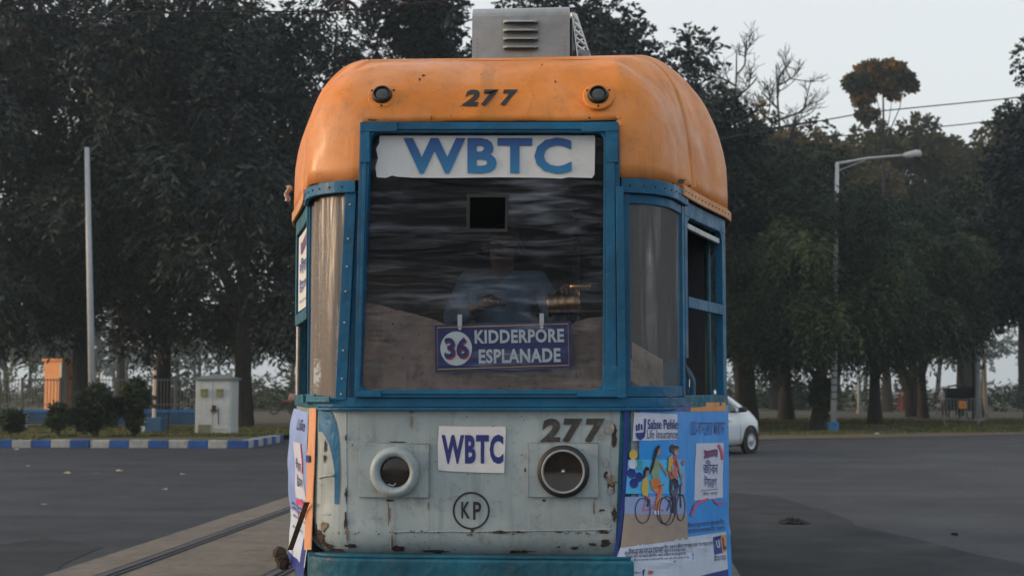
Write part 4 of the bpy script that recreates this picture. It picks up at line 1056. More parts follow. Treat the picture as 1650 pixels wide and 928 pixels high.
M['leaforange'] = leafmat('orange_green_leaves', (.022,.036,.014), (.060,.062,.018), (.26,.13,.03), .4)
m, nt, N_, L_2, b = newmat('rough_bark'); v = objvec(nt, (6,6,1.2))
L_2.new(mix(nt, ramp(nt, nz(nt, 2, 6, .7, v), .3, .7), (.013,.011,.010), (.038,.032,.027)), b.inputs['Base Color']); b.inputs['Roughness'].default_value = .95
bump(nt, b, nz(nt, 4, 5, .7, v), .8, .08); M['bark'] = m

def leaf_mesh(name, clumps, n, slen, k, lw, ll, droop, seed, mat, shell_bias=.55, up=0.0, zmin=None):
    """n sprays with k leaflets each, scattered through the volume of the clumps"""
    r = np.random.default_rng(seed); C = np.array([c[0] for c in clumps]); A = np.array([c[1] for c in clumps])
    w = (A.prod(1))**.67; ci = r.choice(len(clumps), n, p=w/w.sum())
    d = r.normal(size=(n,3)); d /= np.linalg.norm(d, axis=1)[:, None]
    rad = shell_bias+(1-shell_bias)*r.random(n); rad *= np.where(r.random(n) < .25, r.random(n), 1)
    base = C[ci]+d*A[ci]*rad[:, None]
    if zmin is not None:
        kp = base[:, 2] > zmin+r.random(n)*.7; base, d, ci = base[kp], d[kp], ci[kp]; n = len(base)
    sd_ = d*.8+r.normal(size=(n,3))*.55; sd_[:, 2] += up-droop*.4; sd_ /= np.linalg.norm(sd_, axis=1)[:, None]
    tone = np.clip(r.random(len(clumps))[ci]*.85+r.normal(size=n)*.24+.06, 0, 1)
    j = np.arange(k); u = (j+.5)/k; L = slen*(.7+.6*r.random(n))
    P = base[:, None, :]+sd_[:, None, :]*(u[None, :, None]*L[:, None, None]); P[:, :, 2] -= droop*(u[None, :]**2)*L[:, None]*.7
    side = np.cross(sd_, np.array([0,0,1.0])); side /= (np.linalg.norm(side, axis=1)[:, None]+1e-6)
    sgn = np.where(j % 2 == 0, 1, -1)[None, :, None]
    ld = side[:, None, :]*sgn*.75+sd_[:, None, :]*.6+r.normal(size=(n,k,3))*.3; ld[:, :, 2] -= droop*.35
    ld /= np.linalg.norm(ld, axis=2)[:, :, None]
    nn = r.normal(size=(n,k,3)); wv = np.cross(ld, nn); wv /= (np.linalg.norm(wv, axis=2)[:, :, None]+1e-6)
    sc = (.7+.6*r.random((n,k)))[:, :, None]
    a = P; b_ = P+ld*ll*.5*sc+wv*lw*.5*sc; c_ = P+ld*ll*sc; e_ = P+ld*ll*.5*sc-wv*lw*.5*sc
    V = np.stack([a, b_, c_, e_], 2).reshape(-1, 3).astype(np.float32); nf = n*k
    me = bpy.data.meshes.new(name); me.vertices.add(nf*4); me.vertices.foreach_set('co', V.ravel())
    me.loops.add(nf*4); me.loops.foreach_set('vertex_index', np.arange(nf*4, dtype=np.int32))
    me.polygons.add(nf); me.polygons.foreach_set('loop_start', np.arange(0, nf*4, 4, dtype=np.int32))
    try: me.polygons.foreach_set('loop_total', np.full(nf, 4, np.int32))
    except Exception: pass
    at = me.attributes.new('tone', 'FLOAT', 'FACE'); at.data.foreach_set('value', np.repeat(tone, k).astype(np.float32))
    me.materials.append(mat); me.update(calc_edges=True); return me
def trunk_mesh(name, clumps, h, r0, seed, fork=.35, lean=(0,0), nbr=14, mat='bark', twigs=0, limbs=0, limb0=.45):
    q = random.Random(seed); mb = MB(); 
    def at(u): return Vector((lean[0]*u*h + .25*math.sin(u*5+seed)*u, lean[1]*u*h+.25*math.cos(u*4+seed)*u, h*u))
    mb.tube([at(0)-Vector((0,0,.25))]+[at(k/8) for k in range(0, 9)], [r0*1.5, r0*1.3]+[r0*(1-.85*k/8) for k in range(1, 9)], 10)
    cl = sorted(clumps, key=lambda c: q.random())[:nbr]
    for c, a in cl:
        c = Vector(c); u = min(max((c.z*.72)/h-.12, fork*.6), .92); p = at(u); m1 = p.lerp(c, .5)+Vector((q.uniform(-.4,.4), q.uniform(-.4,.4), q.uniform(-.1,.7)))
        rr = r0*(1-.85*u)*.62; mb.tube([p, p.lerp(m1, .5)+Vector((0,0,.15)), m1, c], [rr, rr*.75, rr*.5, rr*.15], 7)
        for _ in range(twigs):
            e = c+Vector((q.gauss(0,1), q.gauss(0,1), q.gauss(.3,.7)))*a[0]; s0 = m1.lerp(c, q.uniform(.2,1)); mb.tube([s0, s0.lerp(e, .5)+Vector((0,0,.15)), e], [max(rr*.35,.05), max(rr*.22,.04), .022], 4)
    if limbs:
        def br(p, d, l, r, dep):
            k = 4; pts = [p]; dd = Vector(d)
            for _ in range(k):
                dd = (dd+Vector((q.gauss(0,.14), q.gauss(0,.14), q.gauss(.07,.10)))).normalized(); pts.append(pts[-1]+dd*l/k)
            mb.tube(pts, [max(.014, r*(1-.5*i/k)) for i in range(k+1)], 4, 0, False)
            if dep:
                for _ in range(4 if dep > 1 else 3):
                    u = q.uniform(.35, 1); b0 = pts[int(u*k)]; nd = (dd+Vector((q.gauss(0,.75), q.gauss(0,.75), q.gauss(.15,.4)))).normalized(); br(b0, nd, l*q.uniform(.5,.75), r*.55, dep-1)
        for i_ in range(limbs):
            u = limb0+(.97-limb0)*i_/limbs; a_ = i_*2.4; br(at(u), Vector((math.cos(a_), math.sin(a_), q.uniform(.3,.9))).normalized(), (3.6-1.9*u)*q.uniform(.8,1.2), .075, 3)
    me = bpy.data.meshes.new(name); me.from_pydata(mb.v, [], mb.f); me.materials.append(M[mat]); me.polygons.foreach_set('use_smooth', [True]*len(me.polygons)); me.update(); return me
def clumps_in(seed, n, cz, rx, rz, cr, flat=.65, low=1.0, hole=0.0):
    q = random.Random(seed); out = []
    while len(out) < n:
        d = Vector((q.gauss(0,1), q.gauss(0,1), q.gauss(0,1))).normalized()*(q.random()**.45)
        z = cz+d.z*rz; 
        wid = 1.0 if z > cz else low
        s = q.uniform(.65, 1.3)*cr
        out.append(((d.x*rx*wid, d.y*rx*wid, z), (s, s, s*flat)))
    return out
PROTO = {}
def proto(key, clumps, h, r0, n, slen, k, lw, ll, droop, mat, seed, **kw):
    tk = {a: kw.pop(a) for a in ('lean', 'nbr', 'twigs', 'fork', 'limbs', 'limb0') if a in kw}
    PROTO[key] = (trunk_mesh('trunk', clumps, h, r0, seed, **tk), leaf_mesh('crown', clumps, n, slen, k, lw, ll, droop, seed, mat, **kw) if n else None)
proto('bigA', clumps_in(1, 46, 11.5, 6.8, 9.4, 1.55, .75), 18, .36, 5600, .75, 11, .10, .30, .9, M['leafdark'], 1, zmin=3.0)
proto('bigB', clumps_in(2, 42, 11.6, 6.6, 9.4, 1.55, .8), 19, .34, 5500, .75, 11, .10, .30, .9, M['leafdark'], 2, zmin=3.0)
proto('bigC', clumps_in(3, 38, 13.5, 6.8, 7.2, 1.7, .6), 18, .45, 5200, .55, 9, .15, .26, .3, M['leafdark'], 3, twigs=2)
proto('feather', clumps_in(4, 40, 7.8, 5.2, 4.6, 1.4, .6), 10.5, .34, 8200, .95, 12, .075, .28, 1.3, M['leafmid'], 4)
proto('round', clumps_in(5, 30, 8.0, 4.3, 3.9, 1.2, .7), 10.5, .26, 5200, .55, 9, .14, .24, .4, M['leafmid'], 5)
proto('olive', clumps_in(6, 50, 12, 6.4, 6.4, 1.6, .55), 15, .38, 5200, .6, 9, .20, .34, .3, M['leafolive'], 6, twigs=3)
proto('tall', clumps_in(8, 40, 11.5, 3.4, 7.6, 1.4, .75), 17, .35, 5200, .55, 9, .16, .28, .4, M['leafdark'], 8)
proto('bare', clumps_in(9, 22, 15.0, 2.9, 4.4, .8, .8), 20.5, .24, 420, .35, 6, .20, .28, .2, M['leafolive'], 9, nbr=0, limbs=16)
proto('orange', [((x, y, z+10.6), a) for (x, y, z), a in [((-2.4,0,20.3),(1.3,1.3,.8)),((-.8,.4,21.5),(1.4,1.4,.8)),((.9,0,21.6),(1.4,1.3,.8)),((2.5,.2,20.7),(1.0,1.0,.6)),((3.1,0,20.2),(.6,.6,.4)),((-1.8,.3,19.0),(1.1,1.1,.6)),((0,0,20.3),(1.1,1.1,.6)),((-1.4,.1,17.3),(1.0,1,.4)),((1.2,.1,19.4),(.8,.8,.4))]], 30.5, .42, 2300, .35, 8, .24, .32, .2, M['leaforange'], 10, nbr=5, fork=1.35)
used_mesh = {}
def tree(name, key, X, Y, sc, rz, label, group=None, scz=None, z=0, lean=None):
    root = empty(name, (X, Y, z), label, 'tree', group); root.rotation_euler = (lean[0] if lean else 0, lean[1] if lean else 0, rz); root.scale = (sc, sc, scz or sc)
    tm, cm = PROTO[key]
    for nm, me in (('trunk', tm), ('crown', cm)):
        if me: o = bpy.data.objects.new(nm, me); COL.objects.link(o); o.parent = root; 
    return root
def PX(px, Y): return (px-1000)/2292*Y
G1 = 'dark trees behind the left island'
tree('broad_tree', 'bigB', PX(-60,56), 56, 1.05, .3, 'dark tree at the left edge with sky breaking through its crown', G1)
tree('broad_tree', 'bigA', PX(110,58), 58, 1.08, 1.3, 'big dark tree whose trunk stands behind the leftmost light pole', G1)
tree('broad_tree', 'bigB', PX(250,66), 66, 1.08, 2.1, 'dark tree between the left light pole and the white utility box', G1)
tree('broad_tree', 'bigA', PX(385,57), 57, 1.05, 4.0, 'dark tree with a thick trunk just right of the white utility box', G1)
tree('broad_tree', 'bigB', PX(525,66), 66, 1.0, 5.0, 'dark tree rising directly behind the left cheek of the tram', G1)
tree('broad_tree', 'bigC', PX(660,62), 62, 1.02, .8, 'airy tree full of sky holes left of the roof ventilator', G1)
tree('broad_tree', 'bigC', PX(840,66), 66, 1.10, 2.8, 'airy tree directly behind the roof ventilator', G1)
tree('broad_tree', 'bigC', PX(985,62), 62, .96, 3.9, 'airy tree reaching out to the open sky right of the roof ventilator', G1)
tree('broad_tree', 'tall', PX(1110,66), 66, .92, 1.9, 'dark tree stepping down behind the right shoulder of the tram roof', G1)
G2 = 'feathery trees on the right verge'
tree('feathery_tree', 'feather', PX(1205,64), 64, 1.02, .2, 'drooping feathery tree just right of the tram behind the white car', G2)
tree('feathery_tree', 'feather', PX(1310,60), 60, .82, 2.2, 'drooping feathery tree with a leaning trunk left of the blue based lamp post', G2, lean=(0,-.10))
tree('feathery_tree', 'feather', PX(1400,70), 70, .92, 4.1, 'drooping feathery tree right behind the blue based lamp post', G2)
tree('feathery_tree', 'feather', PX(1262,78), 78, 1.12, 5.3, 'taller feathery tree behind the gap between the verge trees', G2)
G3 = 'trees in the right background'
tree('leafy_tree', 'round', PX(1475,84), 84, 1.12, .4, 'rounded green tree with a forked trunk left of the metal barrier', G3)
tree('leafy_tree', 'round', PX(1560,76), 76, 1.05, 1.7, 'rounded green tree behind the dark cart', G3)
tree('leafy_tree', 'round', PX(1640,80), 80, 1.15, 3.2, 'rounded green tree at the right edge under the tall tree', G3)
tree('tall_tree', 'tall', PX(1652,72), 72, .95, .5, 'tall dark narrow tree cut by the right edge of the picture')
tree('bare_tree', 'bare', PX(1188,86), 86, 1.08, .5, 'bare branched tree beside the right shoulder of the tram roof')
tree('bare_tree', 'bare', PX(1262,90), 90, 1.08, 2.6, 'nearly bare tree with a straight trunk rising above the feathery trees')
tree('flat_topped_tree', 'orange', PX(1420,108), 108, .80, .3, 'tall tree with an orange tinted umbrella crown on a thin trunk against the sky')
G4 = 'brownish trees of the far row'
for px, Y, sc, rz, lab in ((1150,112,.95,.3,'brownish far tree just beside the tram roof edge'), (1245,118,1.0,1.5,'brownish far tree between the two bare trees'), (1340,116,.98,2.9,'brownish far tree left of the umbrella crowned tree'),
        (1460,122,1.05,4.2,'brownish far tree under the right half of the umbrella crown'), (1545,118,1.0,5.5,'brownish far tree above the lamp head to its right'), (1630,124,1.02,.9,'brownish far tree behind the tall tree of the right edge'),
        (560,118,1.0,1.1,'brownish far tree hidden mostly by the tram'), (180,110,1.0,2.2,'brownish far tree seen under the crowns left of the tram')):
    tree('broad_tree', 'olive', PX(px,Y), Y, sc*1.08, rz, lab, G4, scz=sc*1.28)
# far-off wood that reads as one mass
q = random.Random(5); cl = []; mb = MB()
for k in range(70):
    Yf = q.uniform(170, 300); X = q.uniform(-75, 55)*Yf/180*1.25; h = q.uniform(10, 15); 
    mb.tube([(X,Yf,-.3),(X+q.uniform(-.8,.8),Yf,h*.5),(X,Yf,h)], [.45,.3,.1], 6)
    for j in range(6): cl.append(((X+q.gauss(0,3.2), Yf+q.gauss(0,2), h*.55+q.random()*h*.5), (3.0,3.0,1.7)))
wm = leaf_mesh('far_wood', cl, 9000, 1.1, 6, .5, .8, .3, 77, M['leafmid'])
fw = bpy.data.objects.new('far_wood', wm); COL.objects.link(fw); fw['kind'] = 'stuff'
fwt = mb.build('far_wood_trunks', M['bark']); fwt['kind'] = 'stuff'
cl = []
for k in range(120):
    Yf = q.uniform(105, 150); X = q.uniform(-62, 48)
    if noise.noise(Vector((X*.11, Yf*.03, 2))) < -.22: continue
    hh = q.uniform(1.0, 3.6); cl.append(((X, Yf, hh*.45), (q.uniform(1.5,3.2), 1.5, hh*.6)))
sm_ = leaf_mesh('park_scrub', cl, 9000, .6, 6, .16, .34, .2, 78, M['leafmid'])
fs2 = bpy.data.objects.new('park_scrub', sm_); COL.objects.link(fs2); fs2['kind'] = 'stuff'
# slender background trunks
def lone_trunk(px, Yf, pts, r, label):
    mb = MB(); x0 = PX(px, Yf)
    for ch in pts: mb.tube([(x0+a, Yf, b) for a, b in ch], [r*(1-.6*i/(len(ch)-1)) for i in range(len(ch))], 9)
    o = mb.build('tree_trunk', M['bark'], None, smooth=True, origin=(x0, Yf, 0)); setp(o, label, 'tree trunk')
lone_trunk(1452, 88, [[(0.25,-.2),(.1,1.5),(-.7,4),(-1.4,7),(-1.6,10)],[(.3,-.2),(.45,1.5),(1.2,4),(2.0,7),(2.4,10)]], .42, 'dark V shaped forked trunk in the park right of the blue based lamp post')
lone_trunk(1392, 72, [[(0,-.2),(.3,3),(.7,7),(.9,9)]], .13, 'thin leaning trunk just right of the blue based lamp post')
lone_trunk(1532, 92, [[(0,-.2),(.1,3),(0,8),(.1,12)]], .3, 'straight dark trunk between the forked trunk and the dark cart')
lone_trunk(372, 75, [[(.6,-.2),(.3,2),(-.4,5)]], .2, 'thin trunk in shade behind the white utility box')

# bushes on the island
def bush(px, Yf, w, h, stem, label, seed, mat='leafmid', n=900, name='bush'):
    q = random.Random(seed); X = PX(px, Yf); root = empty(name, (X, Yf, .17), label, 'bush')
    cl = []
    for k in range(15):
        d = Vector((q.gauss(0,1), q.gauss(0,1), q.gauss(0,1))).normalized()*q.random()**.5
        cl.append(((d.x*w*.42, d.y*w*.42, stem+(h-stem)*.5+d.z*(h-stem)*.42), (w*.16, w*.16, w*.14)))
    me = leaf_mesh('foliage', cl, n, .16, 8, .05, .11, .1, seed, M[mat], .4, .3); o = bpy.data.objects.new('foliage', me); COL.objects.link(o); o.parent = root
    mb = MB(); OFF[root.name] = Vector((0,0,0))
    for k in range(5): a = k*1.25; mb.tube([(0,0,-.1),(.06*math.cos(a),.06*math.sin(a),stem*.6+.1),(w*.2*math.cos(a),w*.2*math.sin(a),stem+(h-stem)*.5)], [.03,.022,.01], 6)
    mb.build('stem', M['bark'], root)
bush(140, 43.5, 1.6, 1.62, .12, 'large round bush at the foot of the left light pole', 3, n=2600)
bush(75, 43, .80, 1.05, .28, 'small dark shrub left of the large round bush', 4, n=800)
bush(205, 43.5, .85, 1.75, .75, 'clipped shrub top of the hourglass bush beside the kerb', 5, n=900)
bush(204, 43.6, .42, 1.0, .10, 'narrow lower body of the hourglass shrub left of the striped post', 6, n=700)
bush(-6, 44, .7, .9, .1, 'shrub cut by the left edge of the picture', 8, n=700)
bush(1318, 58, 1.1, 2.4, .1, 'tall weedy undergrowth beside the base of the lamp post', 9, n=1500)

# grass tufts as stuff
def tufts(name, pts, h, mat, seed):
    r = np.random.default_rng(seed); n = len(pts); P = np.array(pts); a = r.random(n)*6.28; w = .02+.02*r.random(n); hh = h*(.5+r.random(n))
    dx, dy = np.cos(a)*w, np.sin(a)*w; tx, ty = r.normal(size=n)*h*.35, r.normal(size=n)*h*.35
    V = np.stack([np.stack([P[:,0]-dx, P[:,1]-dy, P[:,2]], 1), np.stack([P[:,0]+dx, P[:,1]+dy, P[:,2]], 1), np.stack([P[:,0]+tx, P[:,1]+ty, P[:,2]+hh], 1)], 1).reshape(-1, 3)
    me = bpy.data.meshes.new(name); me.from_pydata(V.tolist(), [], [(3*i, 3*i+1, 3*i+2) for i in range(n)]); me.materials.append(mat)
    at = me.attributes.new('tone', 'FLOAT', 'FACE'); at.data.foreach_set('value', r.random(n).astype(np.float32))
    o = bpy.data.objects.new(name, me); COL.objects.link(o); o['kind'] = 'stuff'
M['grass'] = leafmat('short_grass', (.04,.055,.012), (.085,.10,.02), (.14,.13,.04))
q = random.Random(11); pts = []
while len(pts) < 14000:
    x, y = q.uniform(-28,-11), q.uniform(40.2,55.5)
    if noise.noise(Vector((x*.35, y*.5, 0))) > -.05 and (x < -17 or y > 44): pts.append((x, y, .17))
tufts('island_grass', pts, .07, M['grass'], 1)
pts = []
while len(pts) < 22000:
    x, y = q.uniform(3, 32), q.uniform(48, 80)
    if y > 47+x*.42+2.6 and noise.noise(Vector((x*.25, y*.3, 4))) > -.02: pts.append((x, y, -.02))
tufts('verge_grass', pts, .10, M['grass'], 2)

# ------------------------------------------------------------------ street furniture on the left
M['polewhite'] = paint('grey_white_pole_paint', (.42,.45,.48), .5, .15, (.15,.12,.1), .6, 0, .001, 9, 1, .5)
M['fence'] = paint('fence_grey_paint', (.20,.19,.19), .6, .2, (.12,.1,.08), .8, 0, .001, 9, 1, .5)
M['wallblue'] = paint('low_wall_blue', (.035,.10,.20), .8, .25, (.08,.07,.06), .8, 0, .002, 3, 1, .5)
M['wallblue2'] = paint('coping_bright_blue', (.05,.20,.52), .7, .2, (.1,.1,.1), .6, 0, .002, 3, 1, .5)
p0 = G(150, 693, .17)
mb = MB(); p1 = W(140, 238, p0.y); mb.tube([p0-Vector((0,0,.1)), p0.lerp(p1, .5), p1], [.135,.115,.09], 14); o = mb.build('light_pole', M['polewhite'], None, smooth=True, origin=p0)
setp(o, 'tall grey light pole rising behind the large round bush on the left island', 'pole')
# low wall and railing
FY = 58.5
fence = empty('railing_fence', (PX(150,FY), FY, 0), 'grey railing with posts on a low blue wall behind the left island bushes', 'fence')
FX0, FX1 = PX(-60,FY), PX(318,FY)
mb = MB(); mb.box((FX0, FY-.12, 0), (FX1, FY+.12, .68)); mb.build('low_wall', M['wallblue'], fence, bevel=.02)
mb = MB(); mb.box((FX0, FY-.15, .681), (FX1, FY+.15, .80)); mb.build('coping', M['wallblue2'], fence, bevel=.02)
x = FX0+.2
while x < FX1:
    mb = MB(); mb.box((x-.045, FY-.05, .79), (x+.045, FY+.05, 2.15)); mb.build('fence_post', M['fence'], fence); x += 1.65
mb = MB(); mb.box((FX0, FY-.02, 1.0), (FX1, FY+.02, 1.04)); mb.box((FX0, FY-.02, 2.02), (FX1, FY+.02, 2.06)); mb.build('fence_rail', M['fence'], fence)
mb = MB(); x = FX0
while x < FX1: mb.box((x-.012, FY-.012, .80), (x+.012, FY+.012, 2.12)); x += .14
mb.build('railing_bars', M['fence'], fence, kind='stuff')
# concrete block at the left
o = MB(); o.box((PX(-4,54), 53.6, .1), (PX(20,54), 54.2, .75)); o = o.build('concrete_block', M['whitepaint'], None, bevel=.03, origin=(PX(8,54), 54, .17)); setp(o, 'pale concrete block on the grass at the left edge', 'block')
# sunlit gate pier and boards behind the fence
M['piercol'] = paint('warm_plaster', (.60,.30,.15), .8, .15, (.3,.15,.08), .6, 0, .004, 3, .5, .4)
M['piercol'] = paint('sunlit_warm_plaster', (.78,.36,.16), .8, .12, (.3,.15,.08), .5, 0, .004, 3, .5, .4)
pier = empty('gatehouse', (PX(72,64), 64, 0), 'orange lit plastered gatehouse wall behind the railing at far left', 'building')
mb = MB(); mb.box((PX(38,64), 64, -.1), (PX(84,64), 66, 2.95)); mb.build('wall', M['piercol'], pier, bevel=.03)
mb = MB(); mb.box((PX(36,64), 63.9, 2.96), (PX(86,64), 66.1, 3.06)); mb.build('roof_slab', M['piercol'], pier)
mb = MB(); mb.box((PX(85,64), 63.8, -.1), (PX(90,64), 64.1, 2.9)); mb.build('pilaster', M['whitepaint'], pier)
pier.rotation_euler = (0, 0, R(-28))
bd2 = empty('striped_board', (PX(132,62), 62, 0), 'weathered board with pale horizontal stripes standing behind the left light pole', 'board')
for k in range(5):
    mb = MB(); z0 = 1.35+.24*k; mb.box((PX(124,62), 62, z0), (PX(143,62), 62.05, z0+.13)); mb.build('board_slat', M['whitepaint'], bd2)
for xx in (125, 142): mb = MB(); mb.box((PX(xx,62)-.03, 62.052, 0), (PX(xx,62)+.03, 62.10, 2.6)); mb.build('board_post', M['fence'], bd2)
# striped bollard post on block
pb = G(243, 697, .17); Yb = pb.y
post_ = empty('striped_post', (pb.x, Yb, .17), 'thin post with dark and light bands on a black and white concrete base', 'post')
mb = MB(); a = .38; mb.box((pb.x-.36, Yb-.02, .17), (pb.x+.36, Yb+.6, .68)); mb.build('base_block', [M['wallblue']], post_, bevel=.02)
mb = MB(); mb.box((pb.x-.365, Yb-.026, .175), (pb.x-.20, Yb+.6, .676)); mb.build('base_face', M['whitepaint'], post_)
mb = MB(); mb.tube([(pb.x,Yb+.3,.68),(pb.x,Yb+.3,2.45)], .062, 12); mb.build('shaft', plain('warm_white_shaft', (.55,.46,.38), .7, 0, .2), post_)
for zz_ in (1.0, 1.28, 2.3, 2.0):
    mb = MB(); mb.tube([(pb.x,Yb+.3,zz_),(pb.x,Yb+.3,zz_+.14)], .066, 12); mb.build('dark_band', M['black'], post_)
mb = MB(); pk = G(270, 700, .17); mb.tube([pk, pk+Vector((.02,0,.75))], .035, 8); o = mb.build('short_stake', M['bark'], None, origin=pk); setp(o, 'short dark stake in the soil between striped post and utility box', 'stake')
# utility box
ub = G(343, 699, .17); UX, UY = ub.x, ub.y; px2 = UY/2292
box_ = empty('utility_box', (UX, UY, .17), 'white metal utility cabinet with peaked lid and two small hoods on the left island', 'cabinet')
HW = 30*px2; HH = 88*px2
M['box'] = paint('cabinet_white_paint', (.46,.49,.50), .6, .12, (.22,.13,.07), .9, .35, .003, 5, 1, .9)
mb = MB(); mb.box((UX-HW, UY, .17), (UX+HW, UY+.9, .17+HH)); bx = mb.build('cabinet_shell', M['box'], box_, bevel=.02)
for s_ in (-1, 1):
    mb = MB(); mb.box((UX+(.02 if s_ > 0 else -HW+.05), UY-.022, .32), (UX+(HW-.05 if s_ > 0 else -.02), UY-.002, .17+HH-.06)); dr = mb.build('door', M['box'], box_, bevel=.008)
    mb = MB(); xx = UX+s_*13*px2-2*px2; zz_ = .17+66*px2; mb.box((xx-5*px2, UY-.10, zz_-5*px2), (xx+5*px2, UY-.024, zz_+6*px2)); mb.box((xx-5.8*px2, UY-.13, zz_+6*px2+.002), (xx+5.8*px2, UY-.024, zz_+6*px2+.03)); mb.build('vent_hood', plain('mossy_hood', (.20,.20,.07), .8, 0, .3), dr)
mb = MB(); zt_ = .17+HH
mb.add([(UX-HW-.07,UY-.08,zt_+.002),(UX+HW+.07,UY-.08,zt_+.002),(UX+HW+.07,UY+.98,zt_+.002),(UX-HW-.07,UY+.98,zt_+.002),(UX-HW-.07,UY-.08,zt_+.06),(UX+HW+.07,UY-.08,zt_+.06),(UX+HW+.07,UY+.98,zt_+.06),(UX-HW-.07,UY+.98,zt_+.06),(UX-.1,UY+.35,zt_+.20),(UX+.1,UY+.35,zt_+.20),(UX+.1,UY+.55,zt_+.20),(UX-.1,UY+.55,zt_+.20)],
       [(0,3,2,1),(0,1,5,4),(1,2,6,5),(2,3,7,6),(3,0,4,7),(4,5,9,8),(5,6,10,9),(6,7,11,10),(7,4,8,11),(8,9,10,11)]); mb.build('lid', plain('grey_green_lid', (.13,.16,.16), .7, 0, .3), box_)
mb = MB(); mb.lathe((UX,UY+.45,zt_+.2), (0,0,1), [(.1,0),(.12,.04),(.06,.09),(0,.1)], 12); mb.build('lid_cap', M['interior'], box_, smooth=True)
mb = MB(); zl = .17+40*px2; mb.box((UX-.03, UY-.06, zl-.05), (UX+.10, UY-.023, zl+.14)); mb.tube([(UX-.08,UY-.05,zl),(UX+.02,UY-.06,zl-.14),(UX+.15,UY-.05,zl-.02)], .018, 6); mb.tube([(UX+.18,UY-.035,zl+.05),(UX+.19,UY-.035,zl-.5)], .014, 6); mb.build('lock_and_chain', M['rust'], box_)
mb = MB(); mb.box((UX-HW+.12, UY-.03, .18), (UX-.06, UY-.023, .48)); mb.build('dirty_patch_plate', plain('mossy_stain', (.16,.16,.10), .9, 0, .4), box_)
# motorcycle and person far behind the box
person((PX(467,95), 95, 0), .4, 'distant person in pale pink beside the motorcycle, seen left of the tram', plain('pink_shirt', (.55,.30,.26), .9), M['cloth_dark'], 1.6)
mc = empty('motorcycle', (PX(452,92), 92, 0), 'parked dark motorcycle seen small left of the tram beyond the island', 'motorcycle')
for dx in (-.62, .62): mb = MB(); mb.lathe((PX(452,92)+dx, 91.96, .31), (0,1,0), [(.24,0),(.31,.01),(.32,.04),(.31,.07),(.24,.08)], 18); mb.build('wheel', M['rubber'], mc)
mb = MB(); X = PX(452,92); mb.tube([(X-.62,92,.31),(X-.2,92,.6),(X+.35,92,.72),(X+.62,92,.31)], .05, 8); mb.tube([(X+.35,92,.7),(X+.30,92,1.02),(X+.2,92,1.05)], .03, 6); mb.build('frame', M['black'], mc)
mb = MB(); mb.obox((X-.2,92,.80), (.38,0,.02), (0,.13,0), (0,0,.06)); mb.build('saddle', M['rubber'], mc, bevel=.03)
mb = MB(); mb.obox((X+.18,92,.82), (.22,0,.03), (0,.13,0), (0,0,.12)); mb.build('tank', plain('dark_red_tank', (.12,.01,.01), .3), mc, bevel=.06)

# ------------------------------------------------------------------ right side: lamp posts, barrier, cart, car
lb0 = G(1343, 694, 0); LY = lb0.y
lampp = empty('street_lamp', lb0, 'grey street lamp with a single arm to the right and a bright blue base', 'street lamp')
mb = MB(); tp = W(1349, 262, LY); mb.tube([lb0, lb0.lerp(tp, .5), tp], [.125,.10,.075], 14); mb.build('pole', M['polewhite'], lampp, smooth=True)
mb = MB(); mb.tube([lb0-Vector((0,0,.05)), lb0+Vector((0,0,.36))], .21, 16); mb.build('base', paint('bright_blue_base', (.02,.16,.36), .6), lampp, bevel=.02)
mb = MB(); mb.tube([W(1348,264,LY), W(1400,255,LY), W(1455,250.5,LY), W(1475,250,LY)], [.06,.05,.04,.035], 10); mb.tube([W(1351,275,LY), W(1395,258,LY)], .02, 6); mb.build('arm', M['polewhite'], lampp, smooth=True)
mb = MB(); hc = W(1470, 250, LY); ax = (W(1487,247,LY)-W(1455,251,LY)).normalized()
mb.lathe(W(1455,251,LY), ax, [(0,0),(.06,.01),(.11,.10),(.15,.35),(.17,.55),(.13,.70),(0,.76)], 16); mb.build('lamp_head', M['polewhite'], lampp, smooth=True)
mb = MB(); mb.lathe(W(1476,254,LY), (0,0,-1), [(.16,-.02),(.15,.05),(.08,.13),(0,.15)], 14); mb.build('lamp_glass', M['lens'], lampp, smooth=True)
mb = MB()
for k in range(14): z = 1.2+k*.28; u = z/10.6; c = lb0.lerp(tp, u); mb.lathe(c, (.02,0,1), [(.13-.05*u,0),(.135-.05*u,.04),(.13-.05*u,.08)], 12)
mb.build('wrapped_cord', plain('dark_cord', (.10,.12,.14), .8), lampp, kind='stuff')
def pole(px, Yp, top_y, r, mat, label, cap=None):
    X = PX(px, Yp); zt = W(px, top_y, Yp).z; rt_ = empty('lamp_pole', (X, Yp, 0), label, 'pole')
    mb = MB(); mb.tube([(X,Yp,0),(X,Yp,zt)], [r, r*.75], 12); mb.build('shaft', mat, rt_, smooth=True)
    mb = MB(); mb.box((X-.28+.15, Yp-.3, -.01), (X+.42, Yp-.02, .62)) if cap else mb.tube([(X,Yp,0),(X,Yp,.25)], r*1.6, 12)
    mb.build('base_box' if cap else 'base', M['dark'] if cap else M['fence'], rt_)
M['sunpole'] = paint('sun_tinted_pole', (.62,.55,.46), .6, .1, (.2,.15,.1), .4, 0, .001, 9, 1, .4)  # warm sunlight is put into this pole's base colour
pole(1255, 92, 500, .16, M['sunpole'], 'pale pole lit warm by the sun right of the white car', True)
pole(1376, 100, 500, .13, M['polewhite'], 'thin grey pole in the park between lamp post and forked trunk')
pole(1561, 74, 500, .16, M['polewhite'], 'nearer grey pole of the pair behind the metal barrier')
pole(1571, 84, 480, .14, M['sunpole'], 'farther pale pole of the pair behind the metal barrier')
